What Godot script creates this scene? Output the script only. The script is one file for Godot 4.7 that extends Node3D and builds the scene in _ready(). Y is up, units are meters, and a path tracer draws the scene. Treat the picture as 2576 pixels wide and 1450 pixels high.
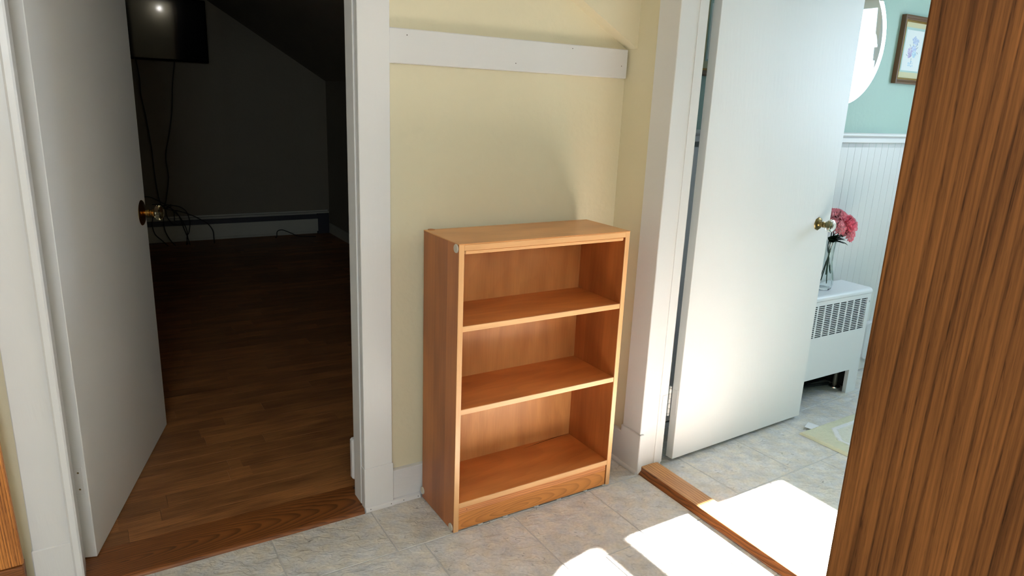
extends Node3D
# A small hall: low wooden bookcase between an open door to a dark room and an open door to a sunny bathroom.
# Back wall of the hall runs along x, the bathroom wall along z; the camera stands at x = 0, z = 0.

const SUN_ENERGY := 44.0
const SUN_UP := 31.0
const BATH_SKY := 3.0
const HALL_FILL := 5.1
const EXPOSURE := 1.0

var M := {}
var rng := RandomNumberGenerator.new()
var noise_a := FastNoiseLite.new()
var noise_b := FastNoiseLite.new()
var noise_c := FastNoiseLite.new()


# ------------------------------------------------------------------ mesh builder
class MB:
	var v := PackedVector3Array()
	var n := PackedVector3Array()
	var t := PackedVector2Array()
	var c := PackedColorArray()
	var xf := Transform3D()

	func tri(p: Array, nr: Array, uv: Array, col: Array = []) -> void:
		var a: Vector3 = p[0]
		var b: Vector3 = p[1]
		var d: Vector3 = p[2]
		var face := (b - a).cross(d - a)
		if face.length_squared() < 1e-18:
			return
		var mean: Vector3 = nr[0] + nr[1] + nr[2]
		var order := [0, 1, 2] if (face.dot(mean) < 0.0) == (xf.basis.determinant() > 0.0) else [0, 2, 1]
		for k in order:
			v.append(xf * (p[k] as Vector3))
			n.append((xf.basis * (nr[k] as Vector3)).normalized())
			t.append(uv[k])
			c.append(col[k] if col.size() else Color.WHITE)

	func quad(a: Vector3, b: Vector3, d: Vector3, e: Vector3, nr: Vector3, uv: Array) -> void:
		tri([a, b, d], [nr, nr, nr], [uv[0], uv[1], uv[2]])
		tri([a, d, e], [nr, nr, nr], [uv[0], uv[2], uv[3]])

	static func flat(p: Vector3, k: int, g: int, o: Vector2) -> Vector2:
		# metres; v runs along the grain axis g where the face k shows it
		if k == g:
			return Vector2(p[(g + 1) % 3], p[(g + 2) % 3] * 0.25) + o
		return Vector2(p[3 - k - g], p[g]) + o

	func box(ctr: Vector3, size: Vector3, bev := 0.0, g := 1, o := Vector2.ZERO) -> void:
		var h := size * 0.5
		bev = minf(bev, minf(h.x, minf(h.y, h.z)) * 0.9)
		for k in 3:
			var i := (k + 1) % 3
			var j := (k + 2) % 3
			for s in [-1.0, 1.0]:
				var pts := []
				for q in [[-1, -1], [1, -1], [1, 1], [-1, 1]]:
					var p := Vector3.ZERO
					p[k] = s * h[k]
					p[i] = q[0] * (h[i] - bev)
					p[j] = q[1] * (h[j] - bev)
					pts.append(p + ctr)
				var nr := Vector3.ZERO
				nr[k] = s
				quad(pts[0], pts[1], pts[2], pts[3], nr, pts.map(func(p): return flat(p, k, g, o)))
			if bev <= 0.0:
				continue
			for si in [-1.0, 1.0]:
				for sj in [-1.0, 1.0]:
					var pts := []
					for q in [[0, -1], [1, -1], [1, 1], [0, 1]]:
						var p := Vector3.ZERO
						p[k] = q[1] * (h[k] - bev)
						p[i] = si * (h[i] - (bev if q[0] else 0.0))
						p[j] = sj * (h[j] - (0.0 if q[0] else bev))
						pts.append(p + ctr)
					var nr := Vector3.ZERO
					nr[i] = si
					nr[j] = sj
					quad(pts[0], pts[1], pts[2], pts[3], nr.normalized(), pts.map(func(p): return flat(p, i if i != g else j, g, o)))
		if bev > 0.0:
			for q in 8:
				var s := Vector3(1 if q & 1 else -1, 1 if q & 2 else -1, 1 if q & 4 else -1)
				var pts := []
				for k in 3:
					var p := h - Vector3.ONE * bev
					p[k] = h[k]
					pts.append(p * s + ctr)
				var nr := s.normalized()
				tri(pts, [nr, nr, nr], pts.map(func(p): return flat(p, 0 if g != 0 else 1, g, o)))

	func span(a: Vector3, b: Vector3, bev := 0.0, g := 1, o := Vector2.ZERO) -> void:
		box((a + b) * 0.5, (b - a).abs(), bev, g, o)

	# polygon in x-y, pushed from z0 to z1; smooth = round the outline's normals
	func prism(poly: PackedVector2Array, z0: float, z1: float, g := 1, o := Vector2.ZERO, smooth := false) -> void:
		var idx := Geometry2D.triangulate_polygon(poly)
		for z in [z0, z1]:
			var nr := Vector3(0, 0, 1 if z == maxf(z0, z1) else -1)
			for q in range(0, idx.size(), 3):
				var p := []
				for e in 3:
					p.append(Vector3(poly[idx[q + e]].x, poly[idx[q + e]].y, z))
				tri(p, [nr, nr, nr], p.map(func(w): return flat(w, 2, g, o)))
		var cw := Geometry2D.is_polygon_clockwise(poly)
		var m := poly.size()
		var ns := []
		for q in m:
			var d := poly[(q + 1) % m] - poly[q]
			var nr := Vector2(d.y, -d.x).normalized() * (-1.0 if cw else 1.0)
			ns.append(Vector3(nr.x, nr.y, 0))
		for q in m:
			var a := poly[q]
			var b := poly[(q + 1) % m]
			var na: Vector3 = ns[q]
			var nb: Vector3 = ns[q]
			if smooth:
				var prev: Vector3 = ns[(q + m - 1) % m]
				var next: Vector3 = ns[(q + 1) % m]
				if prev.dot(na) > 0.7:
					na = (na + prev).normalized()
				if next.dot(nb) > 0.7:
					nb = (nb + next).normalized()
			var k := 0 if absf(ns[q].x) > absf(ns[q].y) else 1
			var p := [Vector3(a.x, a.y, z0), Vector3(b.x, b.y, z0), Vector3(b.x, b.y, z1), Vector3(a.x, a.y, z1)]
			var uv := p.map(func(w): return flat(w, k, g, o))
			tri([p[0], p[1], p[2]], [na, nb, nb], [uv[0], uv[1], uv[2]])
			tri([p[0], p[2], p[3]], [na, nb, na], [uv[0], uv[2], uv[3]])

	# profile of (radius, height) turned about y; flutes wave the radius
	func lathe(prof: Array, seg := 24, flutes := 0, depth := 0.0, sharp := 0.75) -> void:
		var ns := []
		for q in prof.size() - 1:
			var d: Vector2 = prof[q + 1] - prof[q]
			ns.append(Vector2(d.y, -d.x).normalized())
		for q in prof.size() - 1:
			var na: Vector2 = ns[q]
			var nb: Vector2 = ns[q]
			if q > 0 and ns[q - 1].dot(ns[q]) > sharp:
				na = (na + ns[q - 1]).normalized()
			if q < ns.size() - 1 and ns[q + 1].dot(ns[q]) > sharp:
				nb = (nb + ns[q + 1]).normalized()
			for s in seg:
				var p := []
				var nr := []
				for e in [[q, s], [q + 1, s], [q + 1, s + 1], [q, s + 1]]:
					var a: float = TAU * e[1] / seg
					var pr: Vector2 = prof[e[0]]
					var rr := pr.x + (depth * cos(a * flutes) if flutes and pr.x > 0.003 else 0.0)
					p.append(Vector3(cos(a) * rr, pr.y, sin(a) * rr))
					var w: Vector2 = na if e[0] == q else nb
					var tw := depth * flutes * sin(a * flutes) / maxf(rr, 0.004) if flutes else 0.0
					nr.append((Vector3(cos(a) * w.x, w.y, sin(a) * w.x) + Vector3(-sin(a), 0, cos(a)) * tw * w.x).normalized())
				var uv := [Vector2(0, 0), Vector2(0, 1), Vector2(1, 1), Vector2(1, 0)]
				tri([p[0], p[1], p[2]], [nr[0], nr[1], nr[2]], [uv[0], uv[1], uv[2]])
				tri([p[0], p[2], p[3]], [nr[0], nr[2], nr[3]], [uv[0], uv[2], uv[3]])

	func tube(pts: Array, r: float, seg := 8, r_end := -1.0) -> void:
		var up := Vector3(0.21, 0.93, 0.3).normalized()
		var rings := []
		for q in pts.size():
			var d: Vector3 = (pts[mini(q + 1, pts.size() - 1)] - pts[maxi(q - 1, 0)]).normalized()
			var x := up.cross(d).normalized() if absf(up.dot(d)) < 0.97 else Vector3.RIGHT.cross(d).normalized()
			up = d.cross(x).normalized()
			var rr := r if r_end < 0.0 else lerpf(r, r_end, float(q) / (pts.size() - 1))
			rings.append([pts[q], x, up, rr, d])
		for q in rings.size() - 1:
			for s in seg:
				var p := []
				var nr := []
				for e in [[q, s], [q + 1, s], [q + 1, s + 1], [q, s + 1]]:
					var a: float = TAU * e[1] / seg
					var k = rings[e[0]]
					var w: Vector3 = k[1] * cos(a) + k[2] * sin(a)
					p.append(k[0] + w * k[3])
					nr.append(w)
				var uv := [Vector2(0, 0), Vector2(0, 1), Vector2(1, 1), Vector2(1, 0)]
				tri([p[0], p[1], p[2]], [nr[0], nr[1], nr[2]], [uv[0], uv[1], uv[2]])
				tri([p[0], p[2], p[3]], [nr[0], nr[2], nr[3]], [uv[0], uv[2], uv[3]])
		for e in [0, rings.size() - 1]:
			var k = rings[e]
			var nr: Vector3 = k[4] * (-1.0 if e == 0 else 1.0)
			for s in seg:
				var a := TAU * s / seg
				var b := TAU * (s + 1) / seg
				tri([k[0], k[0] + (k[1] * cos(a) + k[2] * sin(a)) * k[3], k[0] + (k[1] * cos(b) + k[2] * sin(b)) * k[3]], [nr, nr, nr], [Vector2.ZERO, Vector2.ZERO, Vector2.ZERO])

	func mesh() -> ArrayMesh:
		var arr := []
		arr.resize(Mesh.ARRAY_MAX)
		arr[Mesh.ARRAY_VERTEX] = v
		arr[Mesh.ARRAY_NORMAL] = n
		arr[Mesh.ARRAY_TEX_UV] = t
		arr[Mesh.ARRAY_COLOR] = c
		var m := ArrayMesh.new()
		m.add_surface_from_arrays(Mesh.PRIMITIVE_TRIANGLES, arr)
		return m


# ------------------------------------------------------------------ naming
func obj(called: String, mb: MB, mat: Material, parent: Node3D = self) -> MeshInstance3D:
	return put(called, mb.mesh(), mat, parent)


func put(called: String, mesh: Mesh, mat: Material, parent: Node3D = self) -> MeshInstance3D:
	var o := MeshInstance3D.new()
	o.name = numbered(called, parent)
	o.mesh = mesh
	o.material_override = mat
	o.cast_shadow = GeometryInstance3D.SHADOW_CASTING_SETTING_ON
	parent.add_child(o, true)
	return o


func numbered(called: String, parent: Node3D) -> String:
	if not parent.has_node(NodePath(called)):
		return called
	var k := 1
	while parent.has_node(NodePath("%s_%03d" % [called, k])):
		k += 1
	return "%s_%03d" % [called, k]


func thing(called: String, label: String, category: String, at := Vector3.ZERO, turn := 0.0, group := "") -> Node3D:
	var o := Node3D.new()
	o.name = numbered(called, self)
	add_child(o, true)
	o.position = at
	o.rotation.y = turn
	tag(o, label, category, group)
	return o


func tag(o: Node3D, label: String, category: String, group := "") -> void:
	o.set_meta("label", label)
	o.set_meta("category", category)
	if group:
		o.set_meta("group", group)


func setting(o: Node3D, label: String, category: String) -> Node3D:
	tag(o, label, category)
	o.set_meta("kind", "structure")
	return o


func curve(pts: Array, step := 5) -> Array:
	var out := []
	for q in pts.size() - 1:
		var p0: Vector3 = pts[maxi(q - 1, 0)]
		var p1: Vector3 = pts[q]
		var p2: Vector3 = pts[q + 1]
		var p3: Vector3 = pts[mini(q + 2, pts.size() - 1)]
		for s in step:
			out.append(p1.cubic_interpolate(p2, p0, p3, float(s) / step))
	out.append(pts[-1])
	return out


# ------------------------------------------------------------------ materials
func mat(called: String, col: Color, rough := 0.5, metal := 0.0) -> StandardMaterial3D:
	var m := StandardMaterial3D.new()
	m.resource_name = called
	m.albedo_color = col
	m.roughness = rough
	m.metallic = metal
	M[called] = m
	return m


func bumps(freq: float, strength: float, seed_: int, octaves := 3) -> NoiseTexture2D:
	var f := FastNoiseLite.new()
	f.seed = seed_
	f.frequency = freq
	f.fractal_octaves = octaves
	var t := NoiseTexture2D.new()
	t.width = 512
	t.height = 512
	t.seamless = true
	t.as_normal_map = true
	t.bump_strength = strength
	t.noise = f
	return t


func add_bumps(m: StandardMaterial3D, tex: Texture2D, amount: float, scale: Vector3) -> void:
	m.normal_enabled = true
	m.normal_texture = tex
	m.normal_scale = amount
	m.uv1_scale = scale


# wood seen on a plank face: wide x tall metres; rings are cuts through a tilted cone round the pith
func wood(w: int, h: int, wide: float, tall: float, k: Dictionary) -> ImageTexture:
	var data := PackedByteArray()
	data.resize(w * h * 3)
	noise_a.seed = k.get("seed", 1)
	noise_b.seed = k.get("seed", 1) + 77
	var dark: Color = k.dark
	var light: Color = k.light
	var freq: float = k.get("freq", 60.0)
	var uc: float = k.get("centre", wide * 0.5)
	var slope: float = k.get("slope", 0.05)
	var depth: float = k.get("depth", 0.05)
	var warp: float = k.get("warp", 0.01)
	var ring_amp: float = k.get("ring", 0.6)
	var power: float = k.get("power", 1.5)
	var fiber: float = k.get("fiber", 0.15)
	var blotch: float = k.get("blotch", 0.15)
	var pores: float = k.get("pores", 0.0)
	var boards: Array = k.get("boards", [])
	var vs: float = k.get("vstretch", 1.0)
	var pore_u: float = k.get("pore_u", 40000.0)
	var pore_v: float = k.get("pore_v", 1500.0)
	var i := 0
	for y in h:
		var vv := tall * y / h
		for x in w:
			var u := wide * x / w
			var wv := noise_a.get_noise_2d(u * 700.0, vv * 160.0 * vs) * warp + noise_b.get_noise_2d(u * 2600.0, vv * 500.0 * vs) * warp * 0.25
			var du := u - uc + wv
			var dd := depth + slope * vv
			var r := sqrt(du * du + dd * dd)
			var ph := fposmod(r * freq, 1.0)
			var ring := pow(ph, power) if ph < 0.9 else pow(0.9, power) * (1.0 - ph) * 10.0
			var fb := noise_b.get_noise_2d(u * 26000.0, vv * 380.0)
			var bl := noise_a.get_noise_2d(u * 900.0 + 500.0, vv * 260.0)
			var q := 1.0 - ring * ring_amp + fb * fiber + bl * blotch
			if pores > 0.0:
				var po := noise_a.get_noise_2d(u * pore_u, vv * pore_v + 900.0)
				q -= pores * smoothstep(0.22, 0.55, po) * (0.35 + ring)
			for b in boards:
				if u > b[0]:
					q += b[1]
				if absf(u - b[0]) < 0.0006:
					q -= 0.12
			q = clampf(q, -0.25, 1.25)
			data[i] = clampi(int((dark.r + (light.r - dark.r) * q) * 255.0), 0, 255)
			data[i + 1] = clampi(int((dark.g + (light.g - dark.g) * q) * 255.0), 0, 255)
			data[i + 2] = clampi(int((dark.b + (light.b - dark.b) * q) * 255.0), 0, 255)
			i += 3
	var im := Image.create_from_data(w, h, false, Image.FORMAT_RGB8, data)
	return ImageTexture.create_from_image(im)


func wood_mat(called: String, w: int, h: int, wide: float, tall: float, rough: float, k: Dictionary) -> StandardMaterial3D:
	var m := mat(called, Color.WHITE, rough)
	m.albedo_texture = wood(w, h, wide, tall, k)
	m.uv1_scale = Vector3(1.0 / wide, 1.0 / tall, 1)
	return m


# pale cleft stone print: colour and relief over one metre
func stone_maps(size: int) -> Array:
	var data := PackedByteArray()
	var hgt := PackedByteArray()
	data.resize(size * size * 3)
	hgt.resize(size * size)
	noise_a.seed = 11
	noise_b.seed = 29
	var i := 0
	var j := 0
	for y in size:
		var v := 1000.0 * y / size
		for x in size:
			var u := 1000.0 * x / size
			var wx := noise_b.get_noise_2d(u * 1.2, v * 1.2) * 9.0
			var wy := noise_b.get_noise_2d(u * 1.2 + 300.0, v * 1.2 + 90.0) * 9.0
			var pu := u * 0.87 + v * 0.5 + wx
			var pv := v * 0.87 - u * 0.5 + wy
			var rid := 1.0 - absf(noise_a.get_noise_2d(pu * 0.9, pv * 3.0)) * 2.6
			var gate := smoothstep(0.0, 0.55, noise_a.get_noise_2d(u * 1.7 + 700.0, v * 1.7))
			var crack := pow(clampf(rid, 0.0, 1.0), 18.0) * gate
			var big := noise_a.get_noise_2d(u * 0.8 + 50.0, v * 0.8 + 400.0)
			var mid := noise_c.get_noise_2d(pu * 1.1 + 100.0, pv * 2.4)
			var fine := noise_c.get_noise_2d(u * 7.0, v * 7.0 + 33.0)
			var q := 0.90 + big * 0.06 + mid * 0.055 + fine * 0.06 - crack * 0.30
			var warm := noise_b.get_noise_2d(u * 1.3 + 900.0, v * 1.3) * 0.022
			data[i] = clampi(int((q * 0.945 + warm) * 255.0), 0, 255)
			data[i + 1] = clampi(int((q * 0.93 + warm * 0.3) * 255.0), 0, 255)
			data[i + 2] = clampi(int((q * 0.905 - warm) * 255.0), 0, 255)
			var stp := mid * 2.4 + 8.0
			var terrace := (floorf(stp) + smoothstep(0.3, 0.7, stp - floorf(stp)) - 8.0) / 2.4
			hgt[j] = clampi(int((0.55 + terrace * 0.55 + fine * 0.12 - crack * 0.35) * 255.0), 0, 255)
			i += 3
			j += 1
	return [ImageTexture.create_from_image(Image.create_from_data(size, size, false, Image.FORMAT_RGB8, data)), ImageTexture.create_from_image(Image.create_from_data(size, size, false, Image.FORMAT_L8, hgt))]


# a small blue and violet flower spray, for the framed prints
func flower_print() -> ImageTexture:
	var im := Image.create(192, 288, false, Image.FORMAT_RGB8)
	im.fill(Color(0.86, 0.875, 0.87))
	var r := RandomNumberGenerator.new()
	r.seed = 5
	var heads := [[100, 70, 27, Color(0.62, 0.70, 0.86)], [128, 80, 22, Color(0.66, 0.74, 0.88)], [72, 150, 30, Color(0.66, 0.60, 0.78)], [108, 128, 26, Color(0.64, 0.72, 0.88)], [120, 168, 24, Color(0.60, 0.78, 0.88)], [70, 176, 20, Color(0.62, 0.56, 0.76)]]
	for hd in heads:
		for q in 46:
			var a := r.randf() * TAU
			var d := sqrt(r.randf()) * float(hd[2])
			var col: Color = hd[3]
			col = col.lerp(Color(0.95, 0.96, 0.96), r.randf() * 0.55).darkened(r.randf() * 0.12)
			dab(im, hd[0] + cos(a) * d, hd[1] + sin(a) * d * 0.9, 4.0 + r.randf() * 5.0, 2.5 + r.randf() * 3.0, a, col)
	for q in [[60, 108, 0.9], [142, 120, -0.8], [40, 178, 0.5], [150, 156, 0.7], [96, 104, 1.2], [132, 104, 1.7], [94, 206, 1.5], [98, 228, 1.4]]:
		dab(im, q[0], q[1], 12, 2.4, q[2], Color(0.42, 0.52, 0.58))
	for q in 26:
		dab(im, 92 + r.randf_range(-26, 30), 236 + r.randf_range(-22, 22), 6, 1.5, r.randf() * TAU, Color(0.50, 0.70, 0.82))
	return ImageTexture.create_from_image(im)


func dab(im: Image, cx: float, cy: float, a: float, b: float, turn: float, col: Color) -> void:
	var rr := int(maxf(a, b)) + 1
	for y in range(-rr, rr + 1):
		for x in range(-rr, rr + 1):
			var p := Vector2(x, y).rotated(-turn)
			if (p.x / a) * (p.x / a) + (p.y / b) * (p.y / b) <= 1.0:
				var px := int(cx) + x
				var py := int(cy) + y
				if px >= 0 and py >= 0 and px < im.get_width() and py < im.get_height():
					im.set_pixel(px, py, im.get_pixel(px, py).lerp(col, 0.8))


func make_materials() -> void:
	noise_a.noise_type = FastNoiseLite.TYPE_SIMPLEX_SMOOTH
	noise_a.frequency = 0.01
	noise_a.fractal_octaves = 2
	noise_b.noise_type = FastNoiseLite.TYPE_SIMPLEX
	noise_b.frequency = 0.01
	noise_b.fractal_octaves = 2
	noise_c.noise_type = FastNoiseLite.TYPE_SIMPLEX_SMOOTH
	noise_c.frequency = 0.01
	noise_c.fractal_octaves = 5
	noise_c.seed = 17
	var roller := bumps(0.02, 4.0, 3)
	var brush := bumps(0.015, 5.0, 4)
	add_bumps(mat("beige_paint", Color(0.905, 0.87, 0.755), 0.62), roller, 0.22, Vector3(3, 3, 1))
	add_bumps(mat("trim_paint", Color(0.90, 0.90, 0.905), 0.30), brush, 0.16, Vector3(9, 1.2, 1))
	add_bumps(mat("door_paint", Color(0.91, 0.915, 0.92), 0.46), brush, 0.14, Vector3(8, 1.0, 1))
	add_bumps(mat("teal_paint", Color(0.64, 0.745, 0.70), 0.6), roller, 0.15, Vector3(3, 3, 1))
	add_bumps(mat("wainscot_paint", Color(0.885, 0.88, 0.87), 0.4), brush, 0.1, Vector3(8, 1, 1))
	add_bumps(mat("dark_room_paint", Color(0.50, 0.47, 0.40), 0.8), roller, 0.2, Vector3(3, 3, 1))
	mat("ceiling_paint", Color(0.93, 0.92, 0.89), 0.8)
	mat("white_enamel", Color(0.90, 0.91, 0.92), 0.32)
	mat("black_metal_and_shade", Color(0.03, 0.035, 0.045), 0.8)
	mat("heater_white", Color(0.72, 0.72, 0.66), 0.5)
	mat("heater_grey", Color(0.20, 0.20, 0.22), 0.55)
	mat("pipe_metal", Color(0.42, 0.41, 0.38), 0.45, 0.6)
	mat("chrome", Color(0.86, 0.86, 0.86), 0.12, 1.0)
	mat("brass", Color(0.72, 0.55, 0.27), 0.22, 1.0)
	mat("aged_brass", Color(0.52, 0.44, 0.28), 0.34, 1.0)
	var g := mat("crystal", Color(1, 0.99, 0.96, 0.0), 0.02)
	g.transparency = BaseMaterial3D.TRANSPARENCY_ALPHA
	g.refraction_enabled = true
	g.refraction_scale = 0.05
	g = mat("warm_reflection_crystal", Color(1, 0.94, 0.76, 0.0), 0.03)  # clear knob glass, its warm reflection put into the tint
	g.transparency = BaseMaterial3D.TRANSPARENCY_ALPHA
	g.refraction_enabled = true
	g.refraction_scale = 0.05
	g = mat("vase_glass", Color(0.975, 0.99, 0.985, 0.0), 0.02)
	g.transparency = BaseMaterial3D.TRANSPARENCY_ALPHA
	g.refraction_enabled = true
	g.refraction_scale = 0.05
	g = mat("pane_glass", Color(0.95, 0.98, 1.0, 0.04), 0.02)
	g.transparency = BaseMaterial3D.TRANSPARENCY_ALPHA
	mat("mirror_silver", Color(0.93, 0.95, 0.95), 0.02, 1.0)
	mat("mirror_edge", Color(0.35, 0.42, 0.40), 0.2)
	mat("felt", Color(0.80, 0.77, 0.71), 0.75)
	mat("glide_plastic", Color(0.80, 0.79, 0.77), 0.5)
	mat("nail", Color(0.14, 0.11, 0.09), 0.6)
	mat("tv_plastic", Color(0.012, 0.012, 0.014), 0.7).metallic_specular = 0.1
	var scr := mat("tv_screen", Color(0.006, 0.007, 0.010), 0.22)
	scr.clearcoat_enabled = true
	scr.clearcoat = 0.3
	scr.metallic_specular = 0.06
	scr.clearcoat_roughness = 0.05
	mat("cord_rubber", Color(0.006, 0.006, 0.006), 0.6)
	mat("grout", Color(0.76, 0.755, 0.75), 0.7)
	mat("slab", Color(0.35, 0.30, 0.25), 0.9)
	mat("leaf_green", Color(0.07, 0.17, 0.07), 0.5)
	mat("stem_green", Color(0.10, 0.22, 0.11), 0.5)
	mat("frame_wood", Color(0.40, 0.29, 0.19), 0.42)
	mat("frame_gold", Color(0.66, 0.52, 0.27), 0.35, 0.7)
	mat("mat_cream", Color(0.78, 0.76, 0.62), 0.8)
	mat("mat_blue", Color(0.66, 0.76, 0.74), 0.8)
	mat("tag_white", Color(0.93, 0.93, 0.94), 0.8)
	mat("shade_cloth", Color(0.9, 0.88, 0.84), 0.9)
	var petal := mat("petal", Color.WHITE, 0.7)
	petal.vertex_color_use_as_albedo = true
	petal.backlight_enabled = true
	petal.backlight = Color(0.95, 0.75, 0.78)
	var s := stone_maps(1024)
	var st := mat("stone_tile", Color.WHITE, 0.42)
	st.albedo_texture = s[0]
	st.heightmap_enabled = true
	st.heightmap_texture = s[1]
	st.heightmap_scale = 0.42
	wood_mat("fir_side", 512, 1024, 0.6, 1.2, 0.38, {"dark": Color(0.47, 0.25, 0.125), "light": Color(0.68, 0.41, 0.215), "freq": 42.0, "centre": 0.9, "slope": 0.02, "depth": 0.1, "ring": 0.13, "warp": 0.02, "fiber": 0.07, "blotch": 0.34, "seed": 3, "boards": [[0.115, -0.2], [0.22, 0.16], [0.385, -0.2], [0.475, 0.4]]})
	wood_mat("fir_top", 512, 1024, 0.6, 1.2, 0.34, {"dark": Color(0.62, 0.38, 0.20), "light": Color(0.84, 0.60, 0.37), "freq": 40.0, "centre": 0.75, "slope": 0.06, "depth": 0.02, "ring": 0.12, "warp": 0.02, "fiber": 0.07, "blotch": 0.26, "seed": 71, "boards": [[0.36, 0.08], [0.46, -0.08]]})
	wood_mat("fir_shelf", 512, 1024, 0.6, 1.2, 0.36, {"dark": Color(0.54, 0.295, 0.14), "light": Color(0.77, 0.495, 0.265), "freq": 38.0, "centre": 0.35, "slope": 0.16, "depth": 0.02, "ring": 0.14, "warp": 0.03, "fiber": 0.06, "blotch": 0.3, "seed": 8, "boards": [[0.1, -0.08], [0.21, 0.12], [0.36, -0.1], [0.5, 0.08]]})
	wood_mat("birch_ply", 512, 1024, 0.8, 1.2, 0.38, {"dark": Color(0.62, 0.375, 0.20), "light": Color(0.83, 0.585, 0.35), "freq": 22.0, "centre": 0.4, "slope": 0.22, "depth": 0.02, "ring": 0.10, "warp": 0.06, "fiber": 0.09, "blotch": 0.36, "seed": 14})
	wood_mat("light_edge", 256, 1024, 0.3, 1.2, 0.36, {"dark": Color(0.76, 0.53, 0.32), "light": Color(0.90, 0.70, 0.49), "freq": 90.0, "centre": 0.6, "slope": 0.01, "depth": 0.05, "ring": 0.10, "warp": 0.02, "fiber": 0.1, "blotch": 0.22, "seed": 21})
	wood_mat("kick_stripes", 256, 1024, 0.12, 0.9, 0.4, {"dark": Color(0.48, 0.23, 0.13), "light": Color(0.86, 0.57, 0.35), "freq": 120.0, "centre": -0.03, "slope": 0.06, "depth": -0.016, "ring": 0.7, "power": 3.4, "warp": 0.012, "fiber": 0.12, "blotch": 0.1, "seed": 31})
	wood_mat("kick_cathedral", 256, 1024, 0.12, 0.9, 0.4, {"dark": Color(0.50, 0.27, 0.11), "light": Color(0.84, 0.55, 0.28), "freq": 120.0, "centre": 0.028, "slope": 0.15, "depth": -0.04, "ring": 0.42, "power": 2.6, "warp": 0.012, "fiber": 0.1, "blotch": 0.16, "seed": 37})
	wood_mat("oak_threshold", 256, 1024, 0.2, 1.2, 0.42, {"dark": Color(0.40, 0.22, 0.10), "light": Color(0.82, 0.59, 0.36), "freq": 85.0, "centre": 0.26, "slope": 0.04, "depth": 0.03, "ring": 0.5, "power": 2.0, "warp": 0.008, "fiber": 0.15, "blotch": 0.12, "pores": 0.3, "seed": 41})
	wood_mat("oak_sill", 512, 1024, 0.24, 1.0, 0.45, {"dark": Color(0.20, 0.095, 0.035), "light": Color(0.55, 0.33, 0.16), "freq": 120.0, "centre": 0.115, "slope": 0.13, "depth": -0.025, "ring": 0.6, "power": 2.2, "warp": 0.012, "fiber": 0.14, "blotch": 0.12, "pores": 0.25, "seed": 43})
	wood_mat("oak_door", 768, 2048, 0.22, 1.9, 0.5, {"dark": Color(0.165, 0.085, 0.04), "light": Color(0.46, 0.29, 0.15), "freq": 78.0, "centre": 0.42, "slope": 0.05, "depth": 0.02, "ring": 0.66, "power": 4.0, "warp": 0.016, "vstretch": 0.3, "fiber": 0.2, "blotch": 0.3, "pores": 0.34, "pore_u": 70000.0, "pore_v": 2600.0, "seed": 52}).metallic_specular = 0.22
	wood_mat("oak_board", 256, 1024, 0.1, 1.0, 0.42, {"dark": Color(0.32, 0.15, 0.05), "light": Color(0.86, 0.56, 0.27), "freq": 160.0, "centre": -0.05, "slope": 0.02, "depth": 0.02, "ring": 0.5, "power": 1.6, "warp": 0.003, "vstretch": 0.4, "fiber": 0.2, "blotch": 0.15, "pores": 0.4, "pore_u": 90000.0, "pore_v": 2500.0, "seed": 57})
	for k in 3:
		wood_mat("laminate_%d" % k, 256, 1024, 0.26, 1.3, 0.5, {"dark": Color(0.30, 0.175, 0.09), "light": Color(0.63, 0.42, 0.24).darkened(0.07 * k), "freq": 170.0, "centre": 0.6 + k * 0.3, "slope": 0.03, "depth": 0.03, "ring": 0.4, "power": 2.2, "warp": 0.008, "fiber": 0.42, "blotch": 0.34, "pores": 0.3, "seed": 61 + k * 7})


func _ready() -> void:
	rng.seed = 20
	set_camera_and_light()
	make_materials()
	build_floors()
	build_hall()
	build_dark_room()
	build_bathroom()
	build_doors()
	build_bookcase()
	build_radiator()
	build_wall_art()
	build_rug()
	build_vase_and_carnations()
	build_dark_room_things()


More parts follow.
